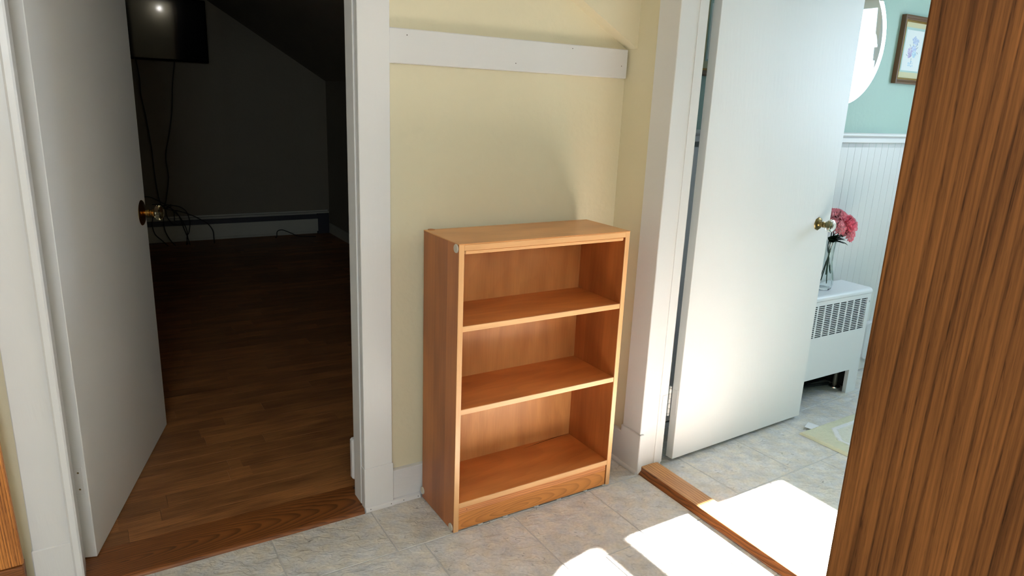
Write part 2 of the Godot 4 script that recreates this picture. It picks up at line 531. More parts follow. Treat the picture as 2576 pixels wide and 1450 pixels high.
func set_camera_and_light() -> void:
	var cam := Camera3D.new()
	cam.name = "camera"
	add_child(cam)
	cam.position = Vector3(0, 1.4, 0)
	cam.basis = Basis(Vector3.UP, deg_to_rad(-32.027)) * Basis(Vector3.RIGHT, deg_to_rad(-14.996)) * Basis(Vector3.BACK, deg_to_rad(2.330))
	cam.fov = 2.0 * rad_to_deg(atan(725.0 / 1740.8))
	cam.near = 0.02
	var sky := ProceduralSkyMaterial.new()
	sky.sky_top_color = Color(0.58, 0.70, 0.88)
	sky.sky_horizon_color = Color(0.90, 0.93, 0.97)
	sky.ground_bottom_color = Color(0.30, 0.30, 0.26)
	sky.ground_horizon_color = Color(0.55, 0.58, 0.58)
	sky.sun_angle_max = 2.0
	sky.energy_multiplier = 1.8
	var e := Environment.new()
	e.background_mode = Environment.BG_SKY
	e.sky = Sky.new()
	e.sky.sky_material = sky
	e.tonemap_mode = Environment.TONE_MAPPER_LINEAR
	e.tonemap_exposure = EXPOSURE
	e.sdfgi_enabled = true
	e.ssao_enabled = true
	e.ssil_enabled = true
	var we := WorldEnvironment.new()
	we.name = "environment"
	we.environment = e
	add_child(we)
	var sun := DirectionalLight3D.new()
	sun.name = "sun"
	sun.light_color = Color(1.0, 0.98, 0.955)
	sun.light_energy = SUN_ENERGY
	sun.light_angular_distance = 0.55
	sun.shadow_enabled = true
	sun.sky_mode = DirectionalLight3D.SKY_MODE_LIGHT_ONLY
	add_child(sun)
	var e_up := deg_to_rad(SUN_UP)
	sun.look_at_from_position(Vector3(0, 0, 0), Vector3(-cos(e_up), -sin(e_up), 0.0), Vector3.UP)
	# daylight through the bathroom window, fill from an added hall window behind the camera
	daylight("bathroom_window_daylight", Vector3(4.235, 1.62, -1.11), Vector3(-1, -0.12, 0.0), Vector2(0.88, 0.84), Color(0.83, 0.92, 1.0), BATH_SKY)
	daylight("hall_fill_light", Vector3(-0.72, 1.87, 1.72), Vector3(0.08, -0.1, -1), Vector2(0.8, 0.76), Color(0.90, 0.95, 1.0), HALL_FILL)


func daylight(called: String, at: Vector3, towards: Vector3, size: Vector2, col: Color, energy: float) -> void:
	var l := AreaLight3D.new()
	l.name = called
	l.area_size = size
	l.area_normalize_energy = false
	l.light_color = col
	l.light_energy = energy
	l.area_range = 12.0
	l.area_attenuation = 2.0
	l.shadow_enabled = true
	add_child(l)
	l.look_at_from_position(at, at + towards, Vector3.UP)


# ------------------------------------------------------------------ floors
func build_floors() -> void:
	var fl := setting(thing("floor", "pale cleft stone-look tile floor running through the hall and the bathroom", "floor"), "pale cleft stone-look tile floor running through the hall and the bathroom", "floor") as Node3D
	var mb := MB.new()
	mb.span(Vector3(-1.3, -0.10, -2.10), Vector3(4.5, -0.0012, 1.9))
	obj("grout", mb, M.grout, fl)
	var step := 0.3375
	var row := -7
	# hall rows; each next row is shifted by part of a tile
	var rows := [[-2.085, -1.7985, 0.400], [-1.7985, -1.463, 0.828], [-1.463, -1.130, 1.308]]
	var zz := -1.130
	var shift := 1.06
	while zz < 1.7:
		rows.append([zz, zz + 0.335, shift])
		zz += 0.335
		shift += 0.25
	for r in rows:
		var x: float = fposmod(r[2] + 1.2, step) - 1.2 - step
		while x < 1.76:
			tile(fl, maxf(x, -1.2), minf(x + step, 1.762), r[0], r[1], Transform3D())
			x += step
	# bathroom rows, turned by two degrees as in the photograph
	var turn := Transform3D(Basis(Vector3.UP, deg_to_rad(2.0)), Vector3(1.894, 0, -1.509))
	var st := 0.3475
	for q in range(-2, 6):
		var off := 0.106 if posmod(q, 2) == 1 else 0.106 + st * 0.5
		var x := off - st * 2
		while x < 2.45:
			var x0 := maxf(x, -0.03)
			var z0 := q * st
			if x + st > 0.0:
				tile(fl, x0, minf(x + st, 2.42), z0, z0 + st, turn)
			x += st
	# dark room floor
	var df := setting(thing("floor", "dark brown wood strip floor of the unlit room", "floor"), "dark brown wood strip floor of the unlit room", "floor") as Node3D
	mb = MB.new()
	mb.span(Vector3(-2.6, -0.10, -7.2), Vector3(2.3, 0.0, -2.10))
	obj("subfloor", mb, M.slab, df)
	var z := -2.228
	var far := [MB.new(), MB.new(), MB.new()]
	var k := 0
	while z > -7.1:
		var x := -2.55 + rng.randf() * -0.8
		while x < 2.155:
			var len_ := rng.randf_range(0.7, 1.3)
			var a := maxf(x, -2.5)
			var b := minf(x + len_, 2.155)
			if b - a > 0.03:
				var near := z > -4.6 and b > -0.4
				var p: MB = MB.new() if near else far[k % 3]
				p.span(Vector3(a + 0.0003, 0.0, z - 0.0797), Vector3(b - 0.0003, 0.0095, z), 0.0004 if near else 0.0, 0, Vector2(rng.randf(), rng.randf()))
				if near:
					obj("plank", p, M["laminate_%d" % (rng.randi() % 3)], df)
				k += 1
			x += len_
		z -= 0.080
	for q in 3:
		obj("distant_planks", far[q], M["laminate_%d" % q], df).set_meta("kind", "stuff")


func tile(parent: Node3D, x0: float, x1: float, z0: float, z1: float, turn: Transform3D) -> void:
	if x1 - x0 < 0.01 or z1 - z0 < 0.01:
		return
	var gap := 0.0020
	var mb := MB.new()
	mb.xf = turn
	var o := Vector2(rng.randf() * 0.6 - x0, rng.randf() * 0.6 - z0)
	mb.span(Vector3(x0 + gap, -0.004, z0 + gap), Vector3(x1 - gap, 0.0, z1 - gap), 0.001, 2, o)
	obj("tile", mb, M.stone_tile, parent)


# ------------------------------------------------------------------ hall
func build_hall() -> void:
	var mb := MB.new()
	# back wall with the opening to the dark room
	mb.span(Vector3(-1.3, 0, -2.125), Vector3(-0.13, 2.5, -2.085))
	mb.span(Vector3(0.745, 0, -2.125), Vector3(1.80, 2.5, -2.085))
	mb.span(Vector3(-0.13, 2.06, -2.125), Vector3(0.745, 2.5, -2.085))
	setting(obj("wall_back", mb, M.beige_paint), "cream-beige plaster wall behind the bookcase", "wall")
	# wall between hall and bathroom, with the doorway
	mb = MB.new()
	mb.span(Vector3(1.762, 0, -2.125), Vector3(1.81, 2.5, -1.84))
	mb.span(Vector3(1.762, 0, -0.90), Vector3(1.81, 2.5, 1.9))
	mb.span(Vector3(1.762, 2.06, -1.84), Vector3(1.81, 2.5, -0.90))
	setting(obj("wall_right", mb, M.beige_paint), "narrow cream-beige wall between the corner and the bathroom doorway", "wall")
	mb = MB.new()
	mb.span(Vector3(-1.3, 0, -2.125), Vector3(-1.2, 2.5, 1.9))
	setting(obj("wall_left", mb, M.beige_paint), "cream-beige side wall of the hall, beyond the left edge of the picture", "wall")
	mb = MB.new()
	mb.span(Vector3(-1.3, 0, 1.8), Vector3(-1.17, 2.5, 1.9))
	mb.span(Vector3(-0.27, 0, 1.8), Vector3(1.81, 2.5, 1.9))
	mb.span(Vector3(-1.17, 0, 1.8), Vector3(-0.27, 1.45, 1.9))
	mb.span(Vector3(-1.17, 2.3, 1.8), Vector3(-0.27, 2.5, 1.9))
	setting(obj("wall_front", mb, M.beige_paint), "cream-beige hall wall with an added window, behind the viewer", "wall")
	mb = MB.new()
	mb.span(Vector3(-1.3, 2.4, -2.125), Vector3(1.9, 2.5, 1.9))
	setting(obj("ceiling", mb, M.ceiling_paint), "off-white ceiling over the hall", "ceiling")
	sash_window("window_1", Vector3(-0.72, 1.45, 1.85), 0.9, 0.85, 0.0, "white sash window added behind the viewer, for fill light in the hall")  # unseen window, added so that fill light enters the hall
	# sloped boxed soffit over the rail, painted like the wall
	mb = MB.new()
	mb.prism(PackedVector2Array([Vector2(0.95, 2.04), Vector2(1.762, 1.606), Vector2(1.762, 2.4), Vector2(0.95, 2.4)]), -2.09, -2.026)
	setting(obj("trim_1", mb, M.beige_paint), "cream-painted sloping boxed edge above the right end of the wall rail", "trim")
	# white rail on the wall
	mb = MB.new()
	mb.span(Vector3(0.822, 1.502, -2.09), Vector3(1.752, 1.6035, -2.0635), 0.0025, 0)
	var rail := obj("trim_2", mb, M.trim_paint)
	setting(rail, "flat white board running along the cream wall above the bookcase", "rail")
	for q in [[1.27, 1.527], [1.725, 1.545], [0.88, 1.585], [1.50, 1.59]]:
		disc("nail", Vector3(q[0], q[1], -2.0633), Vector3.BACK, 0.0016, M.nail, rail)
	# casing of the dark doorway
	casing("trim_3", "white flat casing with plinth block between the dark doorway and the cream wall", 0.722, 0.823, 0.720, 0.826, true)
	casing("trim_4", "white flat casing with plinth block on the hinge side of the dark doorway", -0.223, -0.120, -0.226, -0.118, false)
	var jr := setting(thing("trim_5", "", ""), "white jamb with door stop on the latch side of the dark doorway", "door jamb") as Node3D
	mb = MB.new()
	mb.span(Vector3(0.730, 0.0, -2.19), Vector3(0.748, 2.06, -2.072), 0.001)
	obj("jamb", mb, M.trim_paint, jr)
	mb = MB.new()
	mb.span(Vector3(0.719, 0.012, -2.160), Vector3(0.731, 2.05, -2.092), 0.002)
	obj("stop", mb, M.trim_paint, jr)
	mb = MB.new()
	mb.span(Vector3(0.7215, 0.055, -2.215), Vector3(0.80, 0.215, -2.186), 0.006)
	obj("plinth_block", mb, M.trim_paint, jr)
	mb = MB.new()
	mb.span(Vector3(0.734, 0.2, -2.208), Vector3(0.80, 2.06, -2.188), 0.002)
	obj("casing", mb, M.trim_paint, jr)
	var jl := setting(thing("trim_6", "", ""), "white jamb with rounded bright edge beside the hinges of the dark door", "door jamb") as Node3D
	mb = MB.new()
	mb.span(Vector3(-0.135, 0.0, -2.185), Vector3(-0.112, 2.06, -2.048), 0.005)
	obj("jamb", mb, M.trim_paint, jl)
	mb = MB.new()
	mb.span(Vector3(-0.112, 2.03, -2.19), Vector3(0.73, 2.06, -2.07), 0.002)
	obj("head_jamb", mb, M.trim_paint, jl)
	mb = MB.new()
	mb.span(Vector3(-0.223, 2.04, -2.087), Vector3(0.823, 2.14, -2.06), 0.002)
	setting(obj("trim_7", mb, M.trim_paint), "white head casing over the dark doorway", "door casing")
	# baseboards
	var bb := setting(thing("baseboard_back", "", ""), "white baseboard with quarter-round between the plinth block and the bookcase", "baseboard") as Node3D
	mb = MB.new()
	mb.span(Vector3(0.826, 0, -2.09), Vector3(1.762, 0.125, -2.066), 0.003, 0)
	obj("board", mb, M.trim_paint, bb)
	shoe(Vector3(0.826, 0, -2.067), Vector3(0.928, 0, -2.067), Vector3.BACK, bb)
	shoe(Vector3(1.605, 0, -2.067), Vector3(1.74, 0, -2.067), Vector3.BACK, bb)
	for q in [0.862, 0.918]:
		disc("nail", Vector3(q, 0.009, -2.0498), Vector3.BACK, 0.0016, M.nail, bb)
	var br := setting(thing("baseboard_right", "", ""), "short white baseboard with quarter-round right of the bookcase", "baseboard") as Node3D
	mb = MB.new()
	mb.span(Vector3(1.746, 0, -2.07), Vector3(1.765, 0.138, -1.915), 0.003, 2)
	obj("board", mb, M.trim_paint, br)
	shoe(Vector3(1.752, 0, -2.05), Vector3(1.752, 0, -1.806), Vector3.LEFT, br)
	for q in [-1.93, -1.83]:
		disc("nail", Vector3(1.7382, 0.007, q), Vector3.LEFT, 0.0014, M.nail, br)
	# casing of the bathroom doorway
	var cr := setting(thing("trim_8", "", ""), "white flat casing with plinth block left of the bathroom doorway", "door casing") as Node3D
	mb = MB.new()
	mb.span(Vector3(1.748, 0.168, -1.914), Vector3(1.766, 2.05, -1.809), 0.002)
	obj("casing", mb, M.trim_paint, cr)
	mb = MB.new()
	mb.span(Vector3(1.7435, 0.0, -1.919), Vector3(1.766, 0.169, -1.802), 0.0025)
	obj("plinth_block", mb, M.trim_paint, cr)
	mb = MB.new()
	mb.span(Vector3(1.760, 0.0, -1.846), Vector3(1.878, 2.05, -1.813), 0.002)
	obj("jamb", mb, M.trim_paint, cr)
	mb = MB.new()
	mb.span(Vector3(1.836, 0.02, -1.83), Vector3(1.8785, 2.05, -1.8105), 0.001)
	obj("stop", mb, M.trim_paint, cr)
	mb = MB.new()
	mb.span(Vector3(1.748, 2.04, -1.914), Vector3(1.766, 2.14, -0.80), 0.002, 2)
	mb.span(Vector3(1.760, 2.03, -1.846), Vector3(1.878, 2.06, -0.89), 0.002, 2)
	setting(obj("trim_9", mb, M.trim_paint), "white head casing over the bathroom doorway", "door casing")
	mb = MB.new()
	mb.span(Vector3(1.748, 0.0, -0.905), Vector3(1.766, 2.05, -0.80), 0.002)
	mb.span(Vector3(1.760, 0.0, -0.925), Vector3(1.878, 2.05, -0.89), 0.002)
	setting(obj("trim_10", mb, M.trim_paint), "white casing and jamb on the far side of the bathroom doorway, hidden by the brown door", "door casing")
	# oak thresholds
	mb = MB.new()
	mb.xf = Transform3D(Basis(Vector3.UP, deg_to_rad(-1.2)), Vector3(1.752, 0, -1.814))
	mb.prism(PackedVector2Array([Vector2(0.021, 0), Vector2(0.021, 0.0225), Vector2(0.025, 0.0235), Vector2(0.092, 0.0245), Vector2(0.106, 0.0225), Vector2(0.119, 0.006), Vector2(0.119, 0)]), 0.0, 0.91, 2, Vector2(0.03, 0.05))
	var th := setting(thing("trim_11", "", ""), "golden oak threshold strip with darker front slope on the floor of the bathroom doorway", "threshold") as Node3D
	obj("strip", mb, M.oak_threshold, th)
	var turned := mb.xf
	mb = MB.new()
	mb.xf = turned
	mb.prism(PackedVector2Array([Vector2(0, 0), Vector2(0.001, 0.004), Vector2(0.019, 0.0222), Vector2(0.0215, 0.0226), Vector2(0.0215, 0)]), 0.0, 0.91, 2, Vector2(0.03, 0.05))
	obj("front_slope", mb, M.oak_sill, th)  # darker stained slope; part of its shade is put into the colour
	var sill := setting(thing("trim_12", "", ""), "wide brown oak sill board across the foot of the dark doorway", "threshold") as Node3D
	mb = MB.new()
	mb.span(Vector3(-0.112, 0.0, -2.2265), Vector3(0.7312, 0.0105, -2.062), 0.001, 0, Vector2(2.2265 + 0.02, 0.25))
	obj("board", mb, M.oak_sill, sill)
	mb = MB.new()
	mb.xf = Transform3D(Basis(Vector3(0, 0, 1), Vector3(0, 1, 0), Vector3(1, 0, 0)), Vector3(-0.11, 0, 0))
	mb.prism(PackedVector2Array([Vector2(-2.0625, 0.0105), Vector2(-2.0625, 0), Vector2(-2.046, 0), Vector2(-2.047, 0.005), Vector2(-2.052, 0.0095)]), 0, 0.826, 2, Vector2(2.1, 0.1), true)
	obj("nosing", mb, M.oak_sill, sill)
	# oak board at the left edge of the view
	var ob := setting(thing("trim_13", "", ""), "strip of golden oak trim standing against the wall at the lower left corner", "trim") as Node3D
	mb = MB.new()
	mb.xf = Transform3D(Basis(Vector3.BACK, deg_to_rad(1.4)), Vector3(-0.2415, 0.152, -2.02))
	mb.span(Vector3(-0.09, 0, -0.022), Vector3(0, 1.9, 0.0), 0.004, 1, Vector2(0.09, 0))
	obj("board", mb, M.oak_board, ob)
	mb = MB.new()
	mb.span(Vector3(-0.34, 0, -2.06), Vector3(-0.2425, 0.1505, -2.016), 0.003, 0, Vector2(0, 0.4))
	obj("foot_block", mb, M.oak_sill, ob)
	# wall lamp behind the viewer; its reflection is the bright spot on the television
	var lamp := thing("wall_lamp", "round white wall lamp behind the viewer, mirrored in the dark television", "lamp", Vector3(0.36, 1.84, 1.68))
	mb = MB.new()
	mb.xf = Transform3D(Basis(Vector3.RIGHT, PI / 2), Vector3(0, 0, 0.12))
	mb.lathe([Vector2(0, -0.03), Vector2(0.05, -0.03), Vector2(0.06, -0.01), Vector2(0.06, 0.0), Vector2(0, 0)])
	obj("base", mb, M.white_enamel, lamp)
	mb = MB.new()
	mb.xf = Transform3D(Basis(), Vector3(0, 0, 0))
	var globe := []
	for q in 13:
		globe.append(Vector2(sin(PI * q / 12.0) * 0.025, -cos(PI * q / 12.0) * 0.025))
	mb.lathe(globe, 24)
	var glow := mat("lamp_glow", Color(1, 1, 1), 0.5)
	glow.emission_enabled = true
	glow.emission = Color(1.0, 0.98, 0.95)
	glow.emission_energy_multiplier = 420.0
	obj("globe", mb, glow, lamp)
	var l := OmniLight3D.new()
	l.name = "lamp_light"
	l.light_color = Color(1.0, 0.97, 0.92)
	l.light_energy = 0.03
	l.light_size = 0.02
	l.omni_range = 12.0
	l.omni_attenuation = 2.0
	l.shadow_enabled = true
	lamp.add_child(l)


func casing(called: String, label: String, x0: float, x1: float, p0: float, p1: float, with_shoe: bool) -> void:
	var o := setting(thing(called, label, "door casing"), label, "door casing") as Node3D
	var mb := MB.new()
	mb.span(Vector3(x0, 0.16, -2.09), Vector3(x1, 2.05, -2.060), 0.002)
	obj("casing", mb, M.trim_paint, o)
	mb = MB.new()
	mb.span(Vector3(p0, 0.0, -2.09), Vector3(p1, 0.1635, -2.0555), 0.0025)
	obj("plinth_block", mb, M.trim_paint, o)
	if with_shoe:
		shoe(Vector3(p0 + 0.001, 0, -2.0565), Vector3(p1, 0, -2.0565), Vector3.BACK, o, 0.008)
		for q in [p0 + 0.018, p1 - 0.012]:
			disc("nail", Vector3(q, 0.009, -2.0482), Vector3.BACK, 0.0016, M.nail, o)


func shoe(a: Vector3, b: Vector3, out: Vector3, parent: Node3D, deep := 0.016) -> void:
	var mb := MB.new()
	var along := (b - a).normalized()
	mb.xf = Transform3D(Basis(out, Vector3.UP, out.cross(Vector3.UP)), a)
	var flip := out.cross(Vector3.UP).dot(along)
	var poly := PackedVector2Array([Vector2(0, 0), Vector2(deep, 0), Vector2(deep, 0.005)])
	for q in 5:
		var t := PI / 2 * (q + 1) / 5.0
		poly.append(Vector2(deep * cos(t), 0.005 + 0.012 * sin(t)))
	mb.prism(poly, 0, (b - a).length() * signf(flip), 1, Vector2.ZERO, true)
	obj("quarter_round", mb, M.trim_paint, parent)


func disc(called: String, at: Vector3, out: Vector3, r: float, m: Material, parent: Node3D, thick := 0.0008) -> void:
	var mb := MB.new()
	var side := Vector3.UP if absf(out.y) < 0.9 else Vector3.RIGHT
	mb.xf = Transform3D(Basis(side.cross(out), out, side).orthonormalized(), at)
	mb.lathe([Vector2(r, -thick), Vector2(r, 0), Vector2(0, 0.0001)], 10)
	obj(called, mb, m, parent)


# a double-hung window in a wall: at = middle of the bottom of the opening, turn about y (0 = pane faces z)
func sash_window(called: String, at: Vector3, wide: float, tall: float, turn: float, label: String, rails: Array = []) -> Node3D:
	var w := setting(thing(called, label, "window", at, turn), label, "window") as Node3D
	var h := wide * 0.5
	if rails.is_empty():
		rails = [[0.07, tall * 0.48], [tall * 0.54, tall - 0.08]]
	var mb := MB.new()
	mb.span(Vector3(-h, 0, -0.06), Vector3(-h + 0.04, tall, 0.05), 0.003)
	mb.span(Vector3(h - 0.04, 0, -0.06), Vector3(h, tall, 0.05), 0.003)
	mb.span(Vector3(-h, tall - 0.03, -0.06), Vector3(h, tall, 0.05), 0.003)
	mb.span(Vector3(-h - 0.03, -0.02, -0.08), Vector3(h + 0.03, 0.012, 0.05), 0.004)
	obj("window_frame", mb, M.trim_paint, w)
	var g := h - 0.06
	for q in 2:
		var lo: float = rails[q][0]
		var hi: float = rails[q][1]
		var sash := MB.new()
		sash.span(Vector3(-h + 0.035, lo - 0.055 if q else 0.011, -0.012), Vector3(h - 0.035, lo, 0.012), 0.002, 0)
		sash.span(Vector3(-h + 0.035, hi, -0.012), Vector3(h - 0.035, hi + 0.055, 0.012), 0.002, 0)
		sash.span(Vector3(-h + 0.035, lo, -0.012), Vector3(-g, hi, 0.012), 0.002)
		sash.span(Vector3(g, lo, -0.012), Vector3(h - 0.035, hi, 0.012), 0.002)
		var so := obj("sash", sash, M.trim_paint, w)
		so.position.z = 0.0 if q == 0 else 0.0005
		var pane := MB.new()
		pane.span(Vector3(-g - 0.004, lo - 0.004, -0.002), Vector3(g + 0.004, hi + 0.004, 0.002))
		obj("pane", pane, M.pane_glass, so)
	return w


# ------------------------------------------------------------------ dark room shell
func build_dark_room() -> void:
	var p: Material = M.dark_room_paint
	var mb := MB.new()
	mb.span(Vector3(-2.6, 0, -2.19), Vector3(-0.135, 2.5, -2.126))
	mb.span(Vector3(0.748, 0, -2.19), Vector3(2.3, 2.5, -2.126))
	mb.span(Vector3(-0.135, 2.06, -2.19), Vector3(0.748, 2.5, -2.126))
	setting(obj("wall_inner", mb, p), "dark room's side of the wall around the doorway", "wall")
	mb = MB.new()
	mb.span(Vector3(-2.6, 0, -7.2), Vector3(2.3, 2.5, -7.1))
	setting(obj("wall_far", mb, p), "far gable wall of the dark room behind the television", "wall")
	mb = MB.new()
	mb.span(Vector3(2.155, 0, -7.1), Vector3(2.3, 1.60, -2.19))
	setting(obj("wall_knee", mb, p), "low knee wall under the sloping ceiling of the dark room", "wall")
	mb = MB.new()
	mb.span(Vector3(-2.6, 0, -7.1), Vector3(-2.5, 2.5, -2.19))
	setting(obj("wall_shaded", mb, p), "left side wall of the dark room, hidden by its open door", "wall")
	mb = MB.new()
	mb.span(Vector3(-2.6, 2.4, -7.2), Vector3(2.3, 2.5, -2.126))
	setting(obj("ceiling", mb, p), "flat ceiling of the dark room", "ceiling")
	mb = MB.new()
	mb.prism(PackedVector2Array([Vector2(2.2, 1.505), Vector2(2.2, 2.45), Vector2(0.70, 2.45), Vector2(0.70, 2.424)]), -7.1, -2.19)
	setting(obj("ceiling", mb, p), "sloping attic ceiling of the dark room", "ceiling")
	mb = MB.new()
	mb.span(Vector3(2.138, 0.0095, -7.1), Vector3(2.156, 0.11, -2.2), 0.003, 2)
	setting(obj("baseboard_knee", mb, M.heater_white), "baseboard along the knee wall of the dark room", "baseboard")


# ------------------------------------------------------------------ bathroom shell
func build_bathroom() -> void:
	var mb := MB.new()
	mb.span(Vector3(1.81, 1.25, -2.19), Vector3(4.4, 2.5, -2.12))
	mb.span(Vector3(1.81, 0, -2.19), Vector3(4.4, 1.25, -2.135))
	setting(obj("wall_bathroom", mb, M.teal_paint), "pale teal bathroom wall above the white wainscot", "wall")
	mb = MB.new()
	mb.span(Vector3(1.81, 0, -2.125), Vector3(1.872, 2.5, -1.846))
	mb.span(Vector3(1.81, 0, -0.90), Vector3(1.872, 2.5, 0.5))
	mb.span(Vector3(1.81, 2.06, -1.846), Vector3(1.872, 2.5, -0.90))
	setting(obj("wall_doorway", mb, M.teal_paint), "bathroom side of the wall around its doorway", "wall")
	mb = MB.new()
	mb.span(Vector3(4.3, 0, -2.19), Vector3(4.40, 2.5, -1.56))
	mb.span(Vector3(4.3, 0, -0.66), Vector3(4.40, 2.5, 0.5))
	mb.span(Vector3(4.3, 0, -1.56), Vector3(4.40, 1.15, -0.66))
	mb.span(Vector3(4.3, 2.15, -1.56), Vector3(4.40, 2.5, -0.66))
	setting(obj("wall_window", mb, M.teal_paint), "pale teal bathroom wall with the window, out of view", "wall")
	mb = MB.new()
	mb.span(Vector3(1.81, 0, 0.4), Vector3(4.4, 2.5, 0.5))
	setting(obj("wall_end", mb, M.teal_paint), "pale teal bathroom end wall, out of view", "wall")
	mb = MB.new()
	mb.span(Vector3(1.86, 2.4, -2.19), Vector3(4.4, 2.5, 0.5))
	setting(obj("ceiling", mb, M.ceiling_paint), "off-white ceiling over the bathroom", "ceiling")
	# double-hung window that lets the sun in; panes set by the edges of the light on the floor
	var w := sash_window("window_2", Vector3(4.35, 1.15, -1.11), 0.90, 1.0, PI / 2, "white bathroom sash window that throws the sunlight on the floor", [[0.124, 0.599], [0.678, 0.93]])
	var t := tan(deg_to_rad(SUN_UP))
	var cut := PackedVector2Array([Vector2(-0.44, 0.98), Vector2(-0.44, (4.33 - 1.10) * t - 1.15)])
	for q in [[0.30, 1.10], [0.345, 1.125], [0.370, 1.17], [0.380, 1.22], [0.384, 1.26], [0.41, 1.30]]:
		cut.append(Vector2(q[0], (4.33 - q[1]) * t - 1.15))
	cut.append(Vector2(0.44, (4.33 - 1.30) * t - 1.15))
	cut.append(Vector2(0.44, 0.98))
	mb = MB.new()
	mb.prism(cut, -0.022, -0.014)
	obj("added_valance", mb, M.shade_cloth, w)  # unseen cloth, added and cut to shape the end of the sun patch
	mb = MB.new()
	for q in [-0.55, 0.45]:
		mb.span(Vector3(q, -0.04, -0.072), Vector3(q + 0.10, 1.10, -0.05), 0.003)
	mb.span(Vector3(-0.55, 1.0, -0.072), Vector3(0.55, 1.10, -0.05), 0.003)
	obj("window_casing", mb, M.trim_paint, w)
	# beadboard wainscot, board by board
	var ws := setting(thing("wall_wainscot", "", ""), "white beadboard wainscot with chair rail below the teal bathroom wall", "wainscot") as Node3D
	var pitch := 0.0577
	var x := 3.212 - pitch * 23
	while x < 4.29:
		mb = MB.new()
		mb.xf.basis = Basis(Vector3.RIGHT, Vector3.BACK, Vector3.UP)
		var a := maxf(x, 1.873)
		var b := minf(x + pitch, 4.3)
		mb.prism(PackedVector2Array([Vector2(a, -2.14), Vector2(a, -2.1222), Vector2(a + 0.0018, -2.12), Vector2(b - 0.0012, -2.12), Vector2(b, -2.1222), Vector2(b, -2.14)]), 0.0, 1.28, 2)
		obj("plank", mb, M.wainscot_paint, ws)
		x += pitch
	mb = MB.new()
	mb.span(Vector3(1.873, 1.272, -2.14), Vector3(4.3, 1.30, -2.108), 0.004, 0)
	mb.span(Vector3(1.873, 1.296, -2.14), Vector3(4.3, 1.306, -2.113), 0.002, 0)
	mb.span(Vector3(1.873, 1.304, -2.14), Vector3(4.3, 1.322, -2.096), 0.005, 0)
	obj("chair_rail", mb, M.wainscot_paint, ws)
	mb = MB.new()
	mb.span(Vector3(1.873, 0, -2.13), Vector3(4.3, 0.10, -2.103), 0.003, 0)
	setting(obj("baseboard_bathroom", mb, M.wainscot_paint), "white bathroom baseboard under the wainscot, right of the radiator cabinet", "baseboard")
	# rounded white panel low on the wall, right of the radiator
	mb = MB.new()
	mb.prism(rounded(3.665, 0.068, 4.15, 0.282, 0.03), -2.122, -2.088, 1, Vector2.ZERO, true)
	tag(obj("wall_panel", mb, M.white_enamel), "white round-cornered panel low on the wall right of the radiator cabinet", "panel")


func rounded(x0: float, y0: float, x1: float, y1: float, r: float, n := 5) -> PackedVector2Array:
	var out := PackedVector2Array()
	for k in [[x1 - r, y0 + r, -PI / 2], [x1 - r, y1 - r, 0.0], [x0 + r, y1 - r, PI / 2], [x0 + r, y0 + r, PI]]:
		for q in n + 1:
			var a: float = k[2] + PI / 2 * q / n
			out.append(Vector2(k[0] + cos(a) * r, k[1] + sin(a) * r))
	return out


